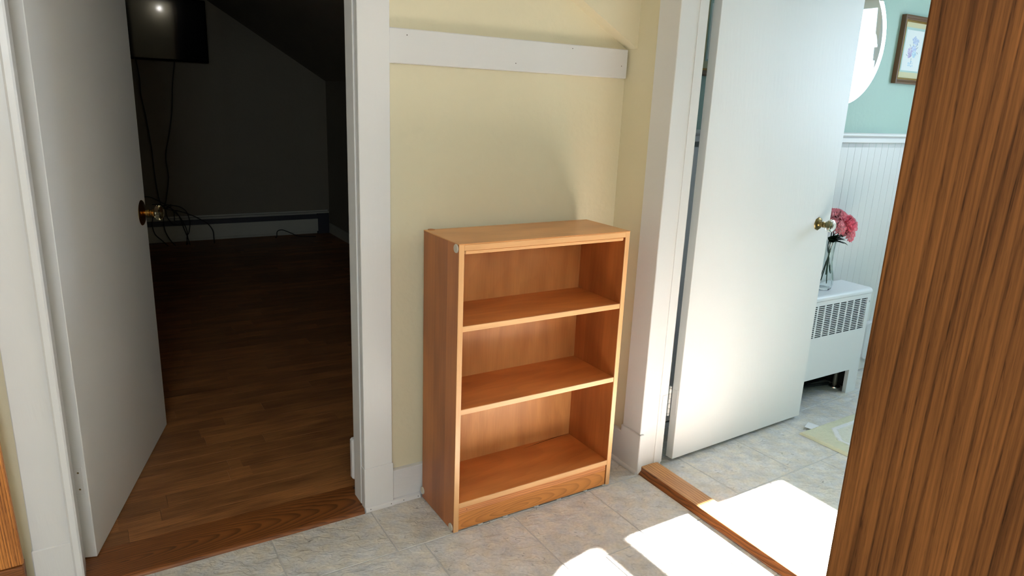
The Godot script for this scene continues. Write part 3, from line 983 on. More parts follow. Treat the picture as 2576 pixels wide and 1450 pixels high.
# ------------------------------------------------------------------ doors
func build_doors() -> void:
	# white door to the dark room: local x runs from the hinges to the free edge, +z is the hall side
	var d := setting(thing("door_1", "", ""), "plain white door standing open into the dark room, brass and glass knob", "door") as Node3D
	d.transform = Transform3D(Basis(Vector3(0.308, 0, -0.952), Vector3.UP, Vector3(0.952, 0, 0.308)), Vector3(-0.0815, 0.013, -2.190))
	var mb := MB.new()
	mb.span(Vector3(0, 0, -0.035), Vector3(0.9055, 2.0, 0.0), 0.0015)
	obj("leaf", mb, M.door_paint, d)
	for y in [0.215, 1.79]:
		mb = MB.new()
		mb.span(Vector3(-0.0012, y, -0.034), Vector3(0.001, y + 0.09, -0.010), 0.0005)
		var hl := obj("hinge_leaf", mb, M.trim_paint, d)
		for q in [0.018, 0.072]:
			disc("screw", Vector3(-0.0012, y + q, -0.021), Vector3.LEFT, 0.003, M.aged_brass, hl)
	door_knob(d, Vector3(0.849, 0.921, 0.0), 0.049, 0.030, 60, M.brass, M.warm_reflection_crystal)
	# white door to the bathroom
	var r := setting(thing("door_2", "", ""), "plain white door swung open in front of the radiator, clear faceted knob", "door") as Node3D
	r.transform = Transform3D(Basis(Vector3(0.9993, 0, -0.0372), Vector3.UP, Vector3(0.0372, 0, 0.9993)), Vector3(1.937, 0.016, -1.809))
	mb = MB.new()
	mb.span(Vector3(0, 0, -0.037), Vector3(0.8545, 2.0, 0.0), 0.0015)
	obj("leaf", mb, M.door_paint, r)
	var hg := obj_parent("hinge", r, Vector3(-0.0054, 0, -0.0432))
	for y in [0.19, 1.80]:
		mb = MB.new()
		for q in 5:
			mb.xf = Transform3D(Basis(), Vector3(0, y + 0.0215 * q, 0))
			mb.lathe([Vector2(0, 0.0006), Vector2(0.0052, 0.0006), Vector2(0.006, 0.002), Vector2(0.006, 0.0195), Vector2(0.0052, 0.021), Vector2(0, 0.021)], 12)
		for q in [-0.012, 0.1075]:
			mb.xf = Transform3D(Basis(), Vector3(0, y + q, 0))
			mb.lathe([Vector2(0, 0), Vector2(0.004, 0.001), Vector2(0.0058, 0.005), Vector2(0.004, 0.010), Vector2(0, 0.012)], 12)
		obj("knuckle", mb, M.white_enamel, hg)
		mb = MB.new()
		mb.span(Vector3(0.0044, y, 0.0107), Vector3(0.0061, y + 0.108, 0.0362), 0.0004)
		obj("door_plate", mb, M.trim_paint, hg)
		mb = MB.new()
		mb.span(Vector3(-0.0826, y, 0.0388), Vector3(-0.0556, y + 0.108, 0.0404), 0.0004)
		obj("jamb_plate", mb, M.trim_paint, hg)
	door_knob(r, Vector3(0.768, 0.928, 0.0), 0.0295, 0.029, 8, M.aged_brass, M.crystal)
	# brown oak door close to the viewer
	var a := deg_to_rad(66.0)
	var o := setting(thing("door_3", "", ""), "brown oak door with dark vertical grain, standing close at the right edge", "door") as Node3D
	o.transform = Transform3D(Basis(Vector3(cos(a), 0, sin(a)), Vector3.UP, Vector3(-sin(a), 0, cos(a))), Vector3(0.620, 0.012, -0.3495))
	mb = MB.new()
	mb.span(Vector3(0, 0, -0.040), Vector3(0.78, 2.0, 0.0), 0.0015, 1, Vector2(0.01, -0.1))
	obj("leaf", mb, M.oak_door, o)
	mb = MB.new()
	mb.xf = Transform3D(Basis(Vector3.RIGHT, PI / 2), Vector3(0.72, 0.93, 0))
	mb.lathe([Vector2(0, 0), Vector2(0.03, 0), Vector2(0.03, 0.004), Vector2(0.012, 0.008), Vector2(0.011, 0.03), Vector2(0.026, 0.04), Vector2(0.028, 0.055), Vector2(0.018, 0.065), Vector2(0, 0.066)], 24)
	obj("knob", mb, M.brass, o)


func obj_parent(called: String, parent: Node3D, at: Vector3) -> Node3D:
	var o := Node3D.new()
	o.name = numbered(called, parent)
	o.position = at
	parent.add_child(o, true)
	return o


func door_knob(door: Node3D, at: Vector3, rose_r: float, knob_r: float, sides: int, metal: Material, glass: Material) -> void:
	var k := obj_parent("knob", door, at)
	var out := Transform3D(Basis(Vector3.RIGHT, PI / 2), Vector3.ZERO)
	var mb := MB.new()
	mb.xf = out
	mb.lathe([Vector2(rose_r, 0), Vector2(rose_r * 0.97, 0.0025), Vector2(rose_r * 0.78, 0.006), Vector2(rose_r * 0.5, 0.007), Vector2(rose_r * 0.42, 0.010), Vector2(0.011, 0.012), Vector2(0, 0.012)], sides)
	obj("rose", mb, metal, k)
	mb = MB.new()
	mb.xf = out
	mb.lathe([Vector2(0.010, 0.010), Vector2(0.010, 0.020), Vector2(0.013, 0.022), Vector2(0.013, 0.027), Vector2(0.0095, 0.029), Vector2(0.0105, 0.036), Vector2(0.017, 0.041), Vector2(0.017, 0.0435), Vector2(0, 0.0435)], 24)
	obj("shank", mb, metal, k)
	mb = MB.new()
	mb.xf = out
	# twelve-sided cut glass
	mb.lathe([Vector2(0, 0.044), Vector2(0.015, 0.044), Vector2(knob_r * 0.86, 0.049), Vector2(knob_r, 0.056), Vector2(knob_r, 0.062), Vector2(knob_r * 0.82, 0.071), Vector2(knob_r * 0.5, 0.0755), Vector2(0, 0.0765)], 12, 0, 0.0, 1.1)
	obj("glass", mb, glass, k)
	mb = MB.new()
	mb.xf = out
	mb.lathe([Vector2(0, 0.0455), Vector2(0.011, 0.0455), Vector2(0.013, 0.049), Vector2(0.006, 0.053), Vector2(0, 0.0535)], 16)
	obj("core", mb, metal, k)


# ------------------------------------------------------------------ bookcase
func build_bookcase() -> void:
	var b := thing("bookcase", "low honey-brown wooden bookcase with two shelves, standing empty against the cream wall", "bookcase", Vector3(0.933, 0.0, -1.797))
	var w := 0.665
	var dp := -0.252
	var h := 0.987
	var t := 0.0185
	var mb := MB.new()
	for s in [[0.0, 0.30], [w - t, 0.05]]:
		mb = MB.new()
		mb.span(Vector3(s[0], 0.003, dp), Vector3(s[0] + t, h - 0.0025, -0.0018), 0.001, 1, Vector2(s[1] - dp, 0.03))
		obj("side_panel", mb, M.fir_side, b)
		mb = MB.new()
		mb.span(Vector3(s[0], 0.003, -0.002), Vector3(s[0] + t, h - 0.0025, 0.0), 0.0008, 1, Vector2(s[1] * 0.3, 0.06))
		obj("front_edge", mb, M.light_edge, b)
	mb = MB.new()
	mb.span(Vector3(t, 0.965, dp), Vector3(w - t, h - 0.0005, -0.0015), 0.0008, 0, Vector2(0.52, 0.2))
	mb.span(Vector3(-0.0008, h - 0.0030, dp), Vector3(w + 0.0008, h, 0.0006), 0.0008, 0, Vector2(0.32, 0.2))
	obj("top_panel", mb, M.fir_top, b)
	mb = MB.new()
	mb.span(Vector3(t, 0.9655, -0.002), Vector3(w - t, h - 0.004, -0.0002), 0.0006, 0, Vector2(0.2, 0.1))
	obj("front_edge", mb, M.light_edge, b)
	mb = MB.new()
	mb.span(Vector3(t + 0.004, 0.953, -0.022), Vector3(w - t - 0.004, 0.9655, -0.004), 0.003, 0, Vector2(0.1, 0.15))
	obj("cleat", mb, M.light_edge, b)
	mb = MB.new()
	mb.span(Vector3(t - 0.003, 0.08, dp - 0.001), Vector3(w - t + 0.003, 0.97, dp + 0.004), 0.0, 1, Vector2(0.05, 0.1))
	obj("back_panel", mb, M.birch_ply, b)
	var off := [[0.726, 0.06, 0.28], [0.4455, 0.3, 0.05]]
	for s in off:
		mb = MB.new()
		mb.span(Vector3(t, s[0] - t, dp + 0.004), Vector3(w - t, s[0], -0.004), 0.0008, 0, Vector2(s[1] - dp, s[2]))
		obj("shelf", mb, M.fir_shelf, b)
		mb = MB.new()
		mb.span(Vector3(t, s[0] - t, -0.0042), Vector3(w - t, s[0] - 0.0005, -0.002), 0.0008, 0, Vector2(s[1], s[2]))
		obj("shelf_edge", mb, M.light_edge, b)
	mb = MB.new()
	mb.span(Vector3(t, 0.090, dp + 0.004), Vector3(w - t, 0.1085, -0.0025), 0.0008, 0, Vector2(0.3 - dp, 0.38))
	obj("bottom_panel", mb, M.fir_shelf, b)
	mb = MB.new()
	mb.span(Vector3(t, 0.0895, -0.003), Vector3(w - t, 0.1080, -0.0005), 0.0008, 0, Vector2(0.05, 0.3))
	obj("bottom_edge", mb, M.light_edge, b)
	# split along the grain at the back of the bottom panel
	mb = MB.new()
	mb.xf = Transform3D(Basis(Vector3.RIGHT, Vector3.BACK, Vector3.UP), Vector3(0, 0.1086, 0))
	mb.prism(PackedVector2Array([Vector2(0.413, -0.2230), Vector2(0.50, -0.2340), Vector2(0.57, -0.2415), Vector2(0.642, -0.2468), Vector2(0.642, -0.2476), Vector2(0.57, -0.2450), Vector2(0.50, -0.2368)]), -0.0001, 0.0001, 0)
	obj("split", mb, M.nail, b)
	var kb := obj_parent("kick_board", b, Vector3.ZERO)
	mb = MB.new()
	mb.span(Vector3(t, 0.0665, -0.020), Vector3(w - t - 0.003, 0.0895, -0.003), 0.0006, 0, Vector2(0.01, 0.02))
	obj("striped_strip", mb, M.kick_stripes, kb)
	mb = MB.new()
	mb.span(Vector3(t, 0.0068, -0.020), Vector3(w - t - 0.003, 0.0663, -0.0025), 0.0008, 0, Vector2(0.0, 0.02))
	obj("lower_strip", mb, M.kick_cathedral, kb)
	for q in [[0.05, 0.078], [0.29, 0.1]]:
		disc("nail", Vector3(q[0], q[1], -0.0024), Vector3.BACK, 0.0014, M.nail, kb)
	# felt dots on the left side and under the back edge, plastic glides under the front
	for q in [[0.969, -0.017], [0.0145, -0.019], [0.030, -0.246]]:
		mb = MB.new()
		mb.xf = Transform3D(Basis(Vector3(0, 1, 0), Vector3(-1, 0, 0), Vector3(0, 0, 1)), Vector3(0, q[0] + 0.002, q[1]))
		mb.lathe([Vector2(0.0138, 0), Vector2(0.0138, 0.002), Vector2(0.0125, 0.0038), Vector2(0, 0.0044)], 24)
		obj("felt_pad", mb, M.felt, b)
	for x in [0.105, 0.205, 0.335, 0.435, 0.555, 0.645]:
		mb = MB.new()
		mb.xf = Transform3D(Basis(), Vector3(x, 0, -0.010))
		mb.lathe([Vector2(0, 0.0001), Vector2(0.009, 0.0001), Vector2(0.011, 0.002), Vector2(0.0105, 0.0068), Vector2(0, 0.0068)], 16)
		obj("glide", mb, M.glide_plastic, b)
	mb = MB.new()
	mb.xf = Transform3D(Basis(), Vector3(0.024, h, dp + 0.006))
	mb.lathe([Vector2(0.012, -0.003), Vector2(0.012, 0.0012), Vector2(0, 0.0022)], 20)
	obj("cover_button", mb, M.fir_shelf, b)


# ------------------------------------------------------------------ radiator cabinet
func build_radiator() -> void:
	var x0 := 2.76
	var x1 := 3.365
	var zf := -1.925
	var zb := -2.102
	var r := thing("radiator_cabinet", "white metal radiator cabinet with slotted grille, half hidden by the open bathroom door", "radiator", Vector3((x0 + x1) * 0.5, 0, (zf + zb) * 0.5))
	var base := r.position
	var gx0 := 2.822
	var gx1 := 3.339
	var gy0 := 0.352
	var gy1 := 0.516
	var top := 0.537
	var leg := 0.080
	var mb := MB.new()
	mb.xf.origin = -base
	var th := 0.004
	mb.span(Vector3(x0, 0.132, zf - th), Vector3(x1, gy0, zf))
	mb.span(Vector3(x0, gy1, zf - th), Vector3(x1, top, zf))
	mb.span(Vector3(x0, gy0, zf - th), Vector3(gx0, gy1, zf))
	mb.span(Vector3(gx1, gy0, zf - th), Vector3(x1, gy1, zf))
	obj("front_panel", mb, M.white_enamel, r)
	for q in [[x0, x0 + leg], [x1 - leg, x1]]:
		mb = MB.new()
		mb.xf.origin = -base
		mb.span(Vector3(q[0], 0.0, zf - 0.02), Vector3(q[1], 0.133, zf))
		obj("leg", mb, M.white_enamel, r)
	for x in [x0, x1 - th]:
		mb = MB.new()
		mb.xf.origin = -base
		mb.span(Vector3(x, 0.0, zb), Vector3(x + th, top, zf - 0.001))
		obj("side_panel", mb, M.white_enamel, r)
	# lid with rolled front edge
	mb = MB.new()
	mb.xf = Transform3D(Basis(Vector3(0, 0, 1), Vector3(0, 1, 0), Vector3(1, 0, 0)), Vector3(x0 - 0.002, 0, 0) - base)
	var prof := PackedVector2Array([Vector2(zb, 0.539), Vector2(zf + 0.002, 0.539)])
	for q in 7:
		var a := PI / 2 * q / 6.0
		prof.append(Vector2(zf - 0.018 + 0.020 * cos(a), 0.545 + 0.018 * sin(a)))
	prof.append(Vector2(zb, 0.563))
	mb.prism(prof, 0, x1 - x0 + 0.004, 1, Vector2.ZERO, true)
	obj("lid", mb, M.white_enamel, r)
	# slotted grille: real openings between ribs
	mb = MB.new()
	mb.xf.origin = -base
	var cols := 9
	var pitch := 0.0572
	var slot := 0.0475
	var rows := 17
	var vp := (gy1 - gy0) / rows
	for q in cols + 1:
		var xr := gx1 - q * pitch
		var a := maxf(xr - (pitch - slot) * 0.5, gx0)
		var b := minf(xr + (pitch - slot) * 0.5, gx1)
		if q == 0:
			a = gx1 - 0.003
		if b > a:
			mb.span(Vector3(a, gy0, zf - 0.003), Vector3(b, gy1, zf - 0.0002))
	for q in rows + 1:
		var y := gy0 + q * vp
		var a := maxf(y - 0.0019, gy0)
		var b := minf(y + 0.0019, gy1)
		mb.span(Vector3(gx0, a, zf - 0.0026), Vector3(gx1, b, zf - 0.0003))
	obj("grille", mb, M.white_enamel, r)
	# dark core, with added black liners standing for shade inside the cabinet
	mb = MB.new()
	mb.xf.origin = -base
	mb.span(Vector3(x0 + 0.03, 0.20, zb + 0.01), Vector3(x1 - 0.006, 0.525, zf - 0.075))
	mb.span(Vector3(x0 + 0.006, 0.0, zb), Vector3(x1 - 0.006, 0.2, zb + 0.006))
	mb.span(Vector3(x1 - 0.0065, 0.001, zb + 0.004), Vector3(x1 - 0.0045, 0.53, zf - 0.022))
	mb.span(Vector3(x0 + 0.0045, 0.001, zb + 0.004), Vector3(x0 + 0.0065, 0.53, zf - 0.022))
	obj("core", mb, M.black_metal_and_shade, r)
	mb = MB.new()
	mb.xf.origin = -base
	mb.tube([Vector3(3.315, 0.0, -2.01), Vector3(3.315, 0.21, -2.01)], 0.011, 14)
	obj("pipe", mb, M.pipe_metal, r)
	mb = MB.new()
	mb.xf = Transform3D(Basis(), Vector3(3.315, 0, -2.01) - base)
	mb.lathe([Vector2(0.031, 0.0005), Vector2(0.030, 0.006), Vector2(0.020, 0.012), Vector2(0.013, 0.014), Vector2(0, 0.014)], 24)
	obj("pipe_collar", mb, M.chrome, r)
	mb = MB.new()
	mb.xf.origin = -base
	mb.tube([Vector3(2.82, 0.05, -2.04), Vector3(3.05, 0.035, -2.04), Vector3(3.29, 0.015, -2.03)], 0.008, 10)
	obj("low_pipe", mb, M.black_metal_and_shade, r)
	disc("screw", Vector3(3.354, 0.494, zf + 0.002) - base, Vector3.BACK, 0.003, M.chrome, r, 0.003)


# ------------------------------------------------------------------ mirror and framed prints
func build_wall_art() -> void:
	var mi := thing("wall_mirror", "round frameless mirror with a wide clear rim on the teal wall, behind the white door", "mirror", Vector3(3.112, 1.748, -2.119))
	var out := Transform3D(Basis(Vector3.RIGHT, PI / 2), Vector3.ZERO)
	var mb := MB.new()
	mb.xf = out
	mb.lathe([Vector2(0.272, 0.0085), Vector2(0, 0.0085)], 96)
	obj("glass", mb, M.mirror_silver, mi)
	mb = MB.new()
	mb.xf = out
	mb.lathe([Vector2(0.299, 0.0100), Vector2(0.272, 0.0085)], 96)
	obj("bevel", mb, M.mirror_silver, mi)
	mb = MB.new()
	mb.xf = out
	mb.lathe([Vector2(0, 0), Vector2(0.300, 0), Vector2(0.3005, 0.008), Vector2(0.299, 0.0100)], 96)
	obj("edge", mb, M.mirror_edge, mi)
	var art := mat("flower_print", Color.WHITE, 0.7)
	art.albedo_texture = flower_print()
	art.uv1_scale = Vector3.ONE
	framed("framed_print", Vector3(3.665, 1.734, -2.1195), 0.262, 0.326, "flower print in brown and gold frame on the teal wall, beside the oak door", art)
	framed("framed_print", Vector3(2.285, 1.708, -2.1195), 0.262, 0.344, "framed print glimpsed through the gap beside the hinges of the bathroom door", art)


func framed(called: String, at: Vector3, w: float, h: float, label: String, art: Material) -> void:
	var f := thing(called, label, "picture", at, 0.0, "framed flower prints on the teal wall")
	var fw := 0.030
	var dp := 0.024
	# four mitred sides with a raised outer edge and a gold lip
	var prof := PackedVector2Array([Vector2(0, 0), Vector2(0, dp), Vector2(0.006, dp + 0.002), Vector2(0.014, dp - 0.003), Vector2(0.018, dp - 0.007), Vector2(0.021, dp - 0.007), Vector2(0.021, 0)])
	var lip := PackedVector2Array([Vector2(0.021, 0.002), Vector2(0.021, dp - 0.008), Vector2(0.025, dp - 0.006), Vector2(0.030, dp - 0.013), Vector2(0.030, 0.002)])
	for s in 4:
		var long := w if s % 2 == 0 else h
		var o := MB.new()
		mitred(o, prof, long)
		var side := obj("side", o, M.frame_wood, f)
		var g := MB.new()
		mitred(g, lip, long)
		obj("gilt_lip", g, M.frame_gold, side)
		var across := (h if s % 2 == 0 else w) * 0.5
		side.transform = Transform3D(Basis(Vector3.BACK, PI / 2 * s), Vector3.ZERO) * Transform3D(Basis(), Vector3(0, -across, 0))
	var mb := MB.new()
	mb.span(Vector3(-w / 2 + 0.024, -h / 2 + 0.024, 0.001), Vector3(w / 2 - 0.024, h / 2 - 0.024, 0.006))
	obj("mount", mb, M.mat_cream, f)
	mb = MB.new()
	mb.span(Vector3(-w / 2 + 0.046, -h / 2 + 0.058, 0.006), Vector3(w / 2 - 0.046, h / 2 - 0.054, 0.0072))
	obj("inner_mount", mb, M.mat_blue, f)
	mb = MB.new()
	var a := Vector2(w / 2 - 0.054, h / 2 - 0.066)
	mb.quad(Vector3(-a.x, -a.y, 0.0078), Vector3(a.x, -a.y, 0.0078), Vector3(a.x, a.y, 0.0078), Vector3(-a.x, a.y, 0.0078), Vector3.BACK, [Vector2(0, 1), Vector2(1, 1), Vector2(1, 0), Vector2(0, 0)])
	obj("print", mb, art, f)


# a moulding of the given profile (x = in from the outer edge, y = out from the wall), mitred at both ends
func mitred(mb: MB, prof: PackedVector2Array, long: float) -> void:
	var m := prof.size()
	for q in m:
		var a := prof[q]
		var b := prof[(q + 1) % m]
		var d := b - a
		var nr2 := Vector2(-d.y, d.x).normalized()
		var nr := Vector3(0, nr2.x, nr2.y)
		var p := [Vector3(-long / 2 + a.x, a.x, a.y), Vector3(long / 2 - a.x, a.x, a.y), Vector3(long / 2 - b.x, b.x, b.y), Vector3(-long / 2 + b.x, b.x, b.y)]
		mb.quad(p[0], p[1], p[2], p[3], nr, p.map(func(w): return Vector2(w.y, w.x)))


# ------------------------------------------------------------------ bath rug
func build_rug() -> void:
	var r := thing("bath_rug", "pale green bath rug with raised white figures, its corner showing beside the oak door", "rug", Vector3(2.648, 0.0, -1.732), deg_to_rad(1.0))
	var f := FastNoiseLite.new()
	f.seed = 9
	f.frequency = 1.0
	var wide := 0.86
	var deep := 0.56
	var nx := 150
	var nz := 100
	var green := Color(0.83, 0.83, 0.735).srgb_to_linear()
	var white := Color(0.90, 0.90, 0.90).srgb_to_linear()
	var hs := []
	var cs := []
	for z in nz + 1:
		for x in nx + 1:
			var u := wide * x / nx
			var v := deep * z / nz
			var edge := minf(minf(u, wide - u), minf(v, deep - v))
			var y := 0.012 * sqrt(clampf(edge / 0.012, 0.0, 1.0)) + 0.001
			var in_line := false
			# octagon outline set in from the border, and a round figure in each corner
			var q := Vector2(absf(u - wide / 2), absf(v - deep / 2))
			var oct := maxf(maxf(q.x - (wide / 2 - 0.075), q.y - (deep / 2 - 0.055)), (q.x + q.y - (wide / 2 + deep / 2 - 0.215)) * 0.707)
			if oct < 0.0 and oct > -0.022:
				in_line = true
			if Vector2(u - 0.105, v - 0.235).length() < 0.05 or Vector2(wide - u - 0.105, v - 0.235).length() < 0.05:
				in_line = true
			y += f.get_noise_2d(u * 150.0, v * 150.0) * 0.0025 * clampf(edge / 0.01, 0.0, 1.0)
			if in_line:
				y += 0.003
			hs.append(Vector3(u, y, v))
			cs.append(white if in_line else (green.lerp(white, 0.45) if oct <= -0.022 else green))
	var st := MB.new()
	for z in nz:
		for x in nx:
			var i := z * (nx + 1) + x
			var k := [i, i + 1, i + nx + 2, i + nx + 1]
			for e in [[0, 1, 2], [0, 2, 3]]:
				var p := []
				var c := []
				for w in e:
					p.append(hs[k[w]])
					c.append(cs[k[w]])
				var nr: Vector3 = (p[2] - p[0]).cross(p[1] - p[0]).normalized()
				if nr.y < 0.0:
					nr = -nr
				st.tri(p, [nr, nr, nr], [Vector2.ZERO, Vector2.ZERO, Vector2.ZERO], c)
	var pile := mat("rug_pile", Color.WHITE, 0.95)
	pile.vertex_color_use_as_albedo = true
	obj("pile", st, pile, r)
	var mb := MB.new()
	mb.span(Vector3(0.003, 0.0004, 0.003), Vector3(wide - 0.003, 0.0035, deep - 0.003))
	obj("backing", mb, M.mat_cream, r)
	# stitched care label sticking out at the back edge
	mb = MB.new()
	mb.xf = Transform3D(Basis(Vector3.UP, 0.35) * Basis(Vector3.RIGHT, 0.06), Vector3(0.105, 0.0105, -0.006))
	mb.span(Vector3(-0.034, 0, -0.026), Vector3(0.030, 0.0012, 0.022))
	obj("care_label", mb, M.tag_white, r)


# ------------------------------------------------------------------ vase and flowers
func build_vase_and_carnations() -> void:
	var at := Vector3(3.096, 0.5635, -2.022)
	var v := thing("bud_vase", "clear fluted glass bud vase standing on the radiator cabinet", "vase", at)
	var outer := [Vector2(0, 0), Vector2(0.030, 0), Vector2(0.0355, 0.006), Vector2(0.0400, 0.03), Vector2(0.0398, 0.055), Vector2(0.0345, 0.085), Vector2(0.0275, 0.11), Vector2(0.0240, 0.135), Vector2(0.0232, 0.17), Vector2(0.0245, 0.21), Vector2(0.0262, 0.232), Vector2(0.0282, 0.238), Vector2(0.0272, 0.2425)]
	var inner := [Vector2(0.0250, 0.2410), Vector2(0.0225, 0.21), Vector2(0.0212, 0.17), Vector2(0.0220, 0.135), Vector2(0.0253, 0.11), Vector2(0.0322, 0.085), Vector2(0.0375, 0.055), Vector2(0.0375, 0.03), Vector2(0.032, 0.011), Vector2(0, 0.009)]
	var mb := MB.new()
	mb.lathe(outer + inner, 72, 12, 0.0006)
	obj("body", mb, M.vase_glass, v)
	var heads := [
		[Vector3(3.125, 0.932, -2.022), 0.043, "topmost ruffled pink and white carnation of the bunch"],
		[Vector3(3.088, 0.893, -1.995), 0.040, "ruffled pink carnation beside the glass door knob, at the left of the bunch"],
		[Vector3(3.232, 0.893, -2.026), 0.044, "palest ruffled carnation leaning out to the right of the bunch"],
		[Vector3(3.165, 0.856, -1.985), 0.041, "lowest ruffled pink carnation, hanging over the leaves"],
		[Vector3(3.155, 0.902, -1.990), 0.042, "deep pink carnation in the middle of the bunch"]]
	for k in heads.size():
		var hd = heads[k]
		var c: Vector3 = hd[0]
		var t := thing("carnation", hd[2], "flower", Vector3(at.x, at.y + 0.012, at.z), 0.0, "carnations in the glass vase")
		var rel := c - t.position
		var axis := (rel - Vector3(0, 0.16, 0)).normalized()
		axis = (axis + Vector3(-0.15, 0.1, 0.55)).normalized()
		var foot := Vector3(0.024 * cos(k * 1.26 + 2.0), 0.02 + 0.012 * k, 0.022 * sin(k * 1.26 + 2.0))
		var neck := Vector3(-0.012 * cos(k * 1.26 + 2.0) + 0.006, 0.225, -0.010 * sin(k * 1.26 + 2.0))
		mb = MB.new()
		mb.tube(curve([foot, foot.lerp(neck, 0.5) * Vector3(0.6, 1, 0.6), neck, rel - axis * hd[1] * 0.9]), 0.0026, 7)
		obj("stem", mb, M.stem_green, t)
		mb = MB.new()
		var bx := axis.cross(Vector3.RIGHT).normalized()
		mb.xf = Transform3D(Basis(bx, axis, bx.cross(axis)), rel - axis * hd[1] * 0.95)
		mb.lathe([Vector2(0, 0), Vector2(0.008, 0.002), Vector2(0.011, 0.012), Vector2(0.013, 0.030), Vector2(0, 0.030)], 10)
		obj("calyx", mb, M.leaf_green, t)
		obj("petals", carnation_head(rel, axis, hd[1], k), M.petal, t)
		var lf := MB.new()
		var dirs := [[Vector3(1.0, 0.10, 0.35), 0.115], [Vector3(-0.4, 0.55, 0.6), 0.06], [Vector3(0.9, 0.45, 0.2), 0.10], [Vector3(0.35, 0.25, 0.8), 0.07], [Vector3(-0.5, 0.3, 0.5), 0.05]]
		leaf(lf, Vector3(0, 0.222, 0.004), (dirs[k][0] as Vector3).normalized(), dirs[k][1] * 0.85, 0.034)
		leaf(lf, Vector3(0.004, 0.222, 0.0), Vector3(0.3 - 0.25 * k, 0.8, 0.5).normalized(), 0.07, 0.036)
		leaf(lf, Vector3(-0.004, 0.224, 0.006), Vector3(-0.5 + 0.3 * k, 0.5, 0.7).normalized(), 0.065, 0.036)
		obj("leaves", lf, M.leaf_green, t)


func leaf(mb: MB, at: Vector3, dir: Vector3, long: float, wide: float) -> void:
	var side := dir.cross(Vector3.UP).normalized()
	var up := side.cross(dir).normalized()
	var prev := []
	for q in 9:
		var s := q / 8.0
		var c := at + dir * long * s + up * (0.02 * s - 0.045 * s * s) * (long / 0.1)
		var w := wide * sin(PI * minf(0.12 + s * 0.88, 1.0)) * 0.5
		var ring := [c - side * w + up * w * 0.35, c, c + side * w + up * w * 0.35]
		if q > 0:
			for e in 2:
				mb.tri([prev[e], prev[e + 1], ring[e + 1]], [up, up, up], [Vector2.ZERO, Vector2.ZERO, Vector2.ZERO])
				mb.tri([prev[e], ring[e + 1], ring[e]], [up, up, up], [Vector2.ZERO, Vector2.ZERO, Vector2.ZERO])
		prev = ring


func carnation_head(at: Vector3, axis: Vector3, r: float, seed_: int) -> MB:
	var rr := RandomNumberGenerator.new()
	rr.seed = 100 + seed_
	var mb := MB.new()
	var bx := axis.cross(Vector3.RIGHT).normalized()
	mb.xf = Transform3D(Basis(bx, axis, bx.cross(axis)), at - axis * r * 0.55)
	var pale := Color(0.99, 0.93, 0.94).srgb_to_linear()
	var mid := Color(0.98, 0.80, 0.84).srgb_to_linear()
	var rim := Color(0.95, 0.26, 0.42).srgb_to_linear()
	if seed_ == 2:
		mid = Color(0.98, 0.88, 0.90).srgb_to_linear()
	elif seed_ == 4:
		pale = Color(0.98, 0.72, 0.78).srgb_to_linear()
		mid = Color(0.97, 0.55, 0.64).srgb_to_linear()
	var layers := [[10, 1.32, 1.0, 0.8], [9, 1.0, 1.0, 0.7], [8, 0.68, 0.97, 0.6], [6, 0.38, 0.93, 0.5], [4, 0.14, 0.9, 0.45]]
	for ly in layers:
		for p in ly[0]:
			var az: float = TAU * (p + rr.randf() * 0.5) / ly[0]
			var lean: float = ly[1] + rr.randf_range(-0.12, 0.12)
			var long: float = r * 1.28 * ly[2] * rr.randf_range(0.9, 1.06)
			var spread := 1.05 + rr.randf() * 0.3
			var ph := rr.randf() * TAU
			var nu := 22
			var nv := 6
			var grid := []
			for b in nv + 1:
				var s := float(b) / nv
				for a in nu + 1:
					var tt := (float(a) / nu - 0.5)
					var wv := sin(tt * 17.0 + ph) * 0.15 * s * s + sin(tt * 34.0 + ph * 2.0) * 0.04 * s * s * s
					var ang := az + tt * spread * (0.35 + 0.65 * s) * 1.1
					var ln := lean * (0.45 + 0.6 * s) + wv
					var rad := long * s * (1.0 + 0.035 * sin(tt * 44.0 + ph) * s)
					grid.append([Vector3(cos(ang) * sin(ln), cos(ln), sin(ang) * sin(ln)) * rad, s + sin(tt * 17.0 + ph) * 0.02])
			for b in nv:
				for a in nu:
					var i := b * (nu + 1) + a
					for e in [[i, i + 1, i + nu + 2], [i, i + nu + 2, i + nu + 1]]:
						var ps := []
						var cl := []
						var ns := []
						for w in e:
							var g = grid[w]
							var wa: int = w % (nu + 1)
							var wb: int = w / (nu + 1)
							var tu: Vector3 = grid[wb * (nu + 1) + mini(wa + 1, nu)][0] - grid[wb * (nu + 1) + maxi(wa - 1, 0)][0]
							var tv: Vector3 = grid[mini(wb + 1, nv) * (nu + 1) + wa][0] - grid[maxi(wb - 1, 0) * (nu + 1) + wa][0]
							var nn := tu.cross(tv)
							nn = nn.normalized() if nn.length_squared() > 1e-16 else Vector3.UP
							ns.append(nn if nn.y >= 0.0 else -nn)
							ps.append(g[0])
							var s: float = g[1]
							var col := mid.lerp(pale, smoothstep(0.4, 0.7, s))
							cl.append(col.lerp(rim, smoothstep(0.90, 1.0, s) * float(ly[3])))
						mb.tri(ps, ns, [Vector2.ZERO, Vector2.ZERO, Vector2.ZERO], cl)
	return mb


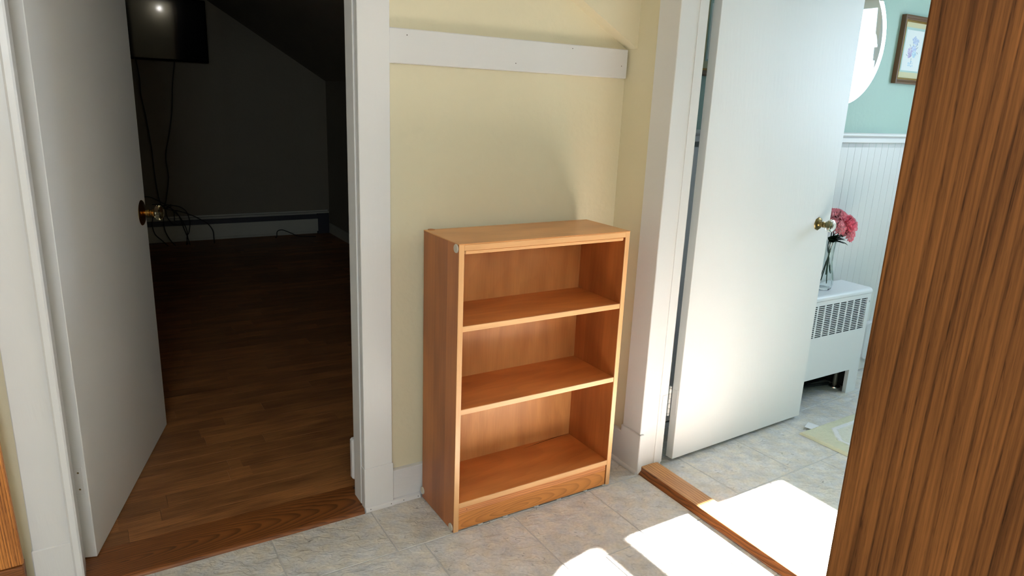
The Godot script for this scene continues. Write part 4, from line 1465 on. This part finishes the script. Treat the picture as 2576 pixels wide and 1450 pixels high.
# ------------------------------------------------------------------ dark room contents
func build_dark_room_things() -> void:
	var tv := thing("television", "flat black television on the far wall of the dark room, reflecting a bright spot", "television", Vector3(0.605, 1.632, -6.985))
	tv.basis = Basis(Vector3.UP, deg_to_rad(-4.0)) * Basis(Vector3.RIGHT, deg_to_rad(3.4))
	var mb := MB.new()
	mb.span(Vector3(-0.46, 0, -0.035), Vector3(0.46, 0.52, 0.0), 0.006)
	obj("casing", mb, M.tv_plastic, tv)
	mb = MB.new()
	mb.span(Vector3(-0.448, 0.018, -0.002), Vector3(0.448, 0.508, 0.0012))
	obj("screen", mb, M.tv_screen, tv)
	mb = MB.new()
	mb.span(Vector3(-0.12, 0.12, -0.125), Vector3(0.12, 0.40, -0.034), 0.004)
	obj("wall_bracket", mb, M.tv_plastic, tv)
	# baseboard heater along the far wall
	var h := thing("baseboard_heater", "long pale baseboard heater along the foot of the dark room's far wall", "heater", Vector3(0.3, 0.0095, -7.07))
	var o := Vector3(-0.3, -0.0095, 7.07)
	mb = MB.new()
	mb.xf.origin = o
	mb.span(Vector3(-2.4, 0.0095, -7.1), Vector3(2.137, 0.249, -7.088), 0.002)
	obj("back_plate", mb, M.heater_white, h)
	mb = MB.new()
	mb.xf.origin = o
	mb.span(Vector3(-2.4, 0.222, -7.092), Vector3(2.137, 0.236, -7.045), 0.003)
	obj("top_cover", mb, M.heater_white, h)
	mb = MB.new()
	mb.xf.origin = o
	mb.span(Vector3(-2.4, 0.040, -7.05), Vector3(2.018, 0.168, -7.042), 0.002)
	obj("front_panel", mb, M.heater_white, h)
	mb = MB.new()
	mb.xf.origin = o
	mb.span(Vector3(2.018, 0.0095, -7.088), Vector3(2.136, 0.221, -7.052), 0.002)
	mb.span(Vector3(-2.4, 0.05, -7.088), Vector3(2.02, 0.21, -7.055))
	obj("element", mb, M.heater_grey, h)
	# cords
	var z := -6.93
	cord([Vector3(0.478, 1.64, -6.975), Vector3(0.485, 1.615, z), Vector3(0.499, 1.478, z), Vector3(0.498, 1.338, z), Vector3(0.518, 1.172, z), Vector3(0.539, 0.918, z), Vector3(0.543, 0.780, z), Vector3(0.548, 0.613, z), Vector3(0.562, 0.444, z), Vector3(0.575, 0.386, z)], "black cord hanging under the television's left part, ending in the tangle", "hanging cord")
	cord([Vector3(0.785, 1.64, -6.975), Vector3(0.782, 1.633, z), Vector3(0.750, 1.432, z), Vector3(0.728, 1.212, z), Vector3(0.694, 1.031, z), Vector3(0.657, 0.875, z), Vector3(0.646, 0.779, z), Vector3(0.654, 0.629, z), Vector3(0.622, 0.442, z), Vector3(0.60, 0.37, z)], "black cord hanging under the middle of the television", "hanging cord")
	cord([Vector3(0.44, 0.462, z), Vector3(0.457, 0.464, z), Vector3(0.498, 0.457, z), Vector3(0.559, 0.422, z), Vector3(0.609, 0.390, z), Vector3(0.662, 0.379, z), Vector3(0.726, 0.362, z), Vector3(0.773, 0.323, z), Vector3(0.791, 0.274, z), Vector3(0.800, 0.206, z), Vector3(0.786, 0.126, z), Vector3(0.766, 0.084, z), Vector3(0.76, 0.014, z + 0.03)], "black cord forming the outer loop of the tangle by the heater", "tangle cord")
	cord([Vector3(0.575, 0.362, z + 0.01), Vector3(0.638, 0.341, z + 0.01), Vector3(0.712, 0.326, z + 0.01), Vector3(0.798, 0.292, z + 0.01), Vector3(0.884, 0.244, z + 0.01), Vector3(0.954, 0.191, z + 0.01), Vector3(0.990, 0.126, z + 0.01), Vector3(0.994, 0.057, z + 0.01), Vector3(0.99, 0.014, z + 0.04)], "black cord arching widest to the right from the tangle down to the floor", "tangle cord")
	cord([Vector3(0.56, 0.36, z + 0.02), Vector3(0.51, 0.31, z + 0.02), Vector3(0.490, 0.235, z + 0.02), Vector3(0.490, 0.175, z + 0.02), Vector3(0.507, 0.119, z + 0.02), Vector3(0.551, 0.068, z + 0.02), Vector3(0.60, 0.014, z + 0.04)], "black cord curling down nearest the door's glass knob", "tangle cord")
	cord([Vector3(0.583, 0.36, z + 0.02), Vector3(0.583, 0.326, z + 0.02), Vector3(0.581, 0.236, z + 0.02), Vector3(0.587, 0.151, z + 0.02), Vector3(0.621, 0.066, z + 0.02), Vector3(0.66, 0.014, z + 0.04)], "black cord dropping straight from the knot of the tangle", "tangle cord")
	cord([Vector3(0.60, 0.37, z + 0.03), Vector3(0.605, 0.337, z + 0.03), Vector3(0.611, 0.282, z + 0.03), Vector3(0.630, 0.245, z + 0.03), Vector3(0.665, 0.207, z + 0.03), Vector3(0.730, 0.197, z + 0.03)], "short black cord hooking right across the heater's top", "tangle cord")
	cord([Vector3(0.64, 0.36, z + 0.02), Vector3(0.690, 0.321, z + 0.02), Vector3(0.723, 0.247, z + 0.02), Vector3(0.739, 0.178, z + 0.02), Vector3(0.757, 0.116, z + 0.02), Vector3(0.765, 0.081, z + 0.02), Vector3(0.75, 0.014, z + 0.05)], "black cord slanting down inside the outer loop of the tangle", "tangle cord")
	cord([Vector3(0.65, 0.345, z + 0.03), Vector3(0.709, 0.284, z + 0.03), Vector3(0.747, 0.209, z + 0.03), Vector3(0.765, 0.146, z + 0.03), Vector3(0.768, 0.084, z + 0.03), Vector3(0.78, 0.014, z + 0.06)], "black cord just inside the outer loop of the tangle", "tangle cord")
	cord([Vector3(0.50, 0.394, z + 0.015), Vector3(0.566, 0.392, z + 0.02), Vector3(0.607, 0.361, z + 0.025), Vector3(0.652, 0.389, z + 0.02), Vector3(0.639, 0.359, z + 0.015), Vector3(0.575, 0.362, z + 0.02), Vector3(0.60, 0.385, z + 0.03), Vector3(0.665, 0.34, z + 0.03), Vector3(0.670, 0.237, z + 0.03)], "black cord knotted round the others at the top of the tangle", "tangle cord")
	cord([Vector3(1.57, 0.014, -6.97), Vector3(1.584, 0.022, -6.98), Vector3(1.591, 0.072, -6.98), Vector3(1.633, 0.086, -6.98), Vector3(1.681, 0.069, -6.98), Vector3(1.734, 0.043, -6.98), Vector3(1.80, 0.015, -6.96), Vector3(1.95, 0.0135, -6.9)], "thin cord lying looped on the floor before the heater's right end", "loose cord")


func cord(pts: Array, label: String, _kind: String) -> void:
	var base: Vector3 = pts[-1]
	var mb := MB.new()
	mb.xf.origin = -base
	mb.tube(curve(pts), 0.0042, 7)
	var o := obj("cord", mb, M.cord_rubber)
	o.position = base
	tag(o, label, "cord")
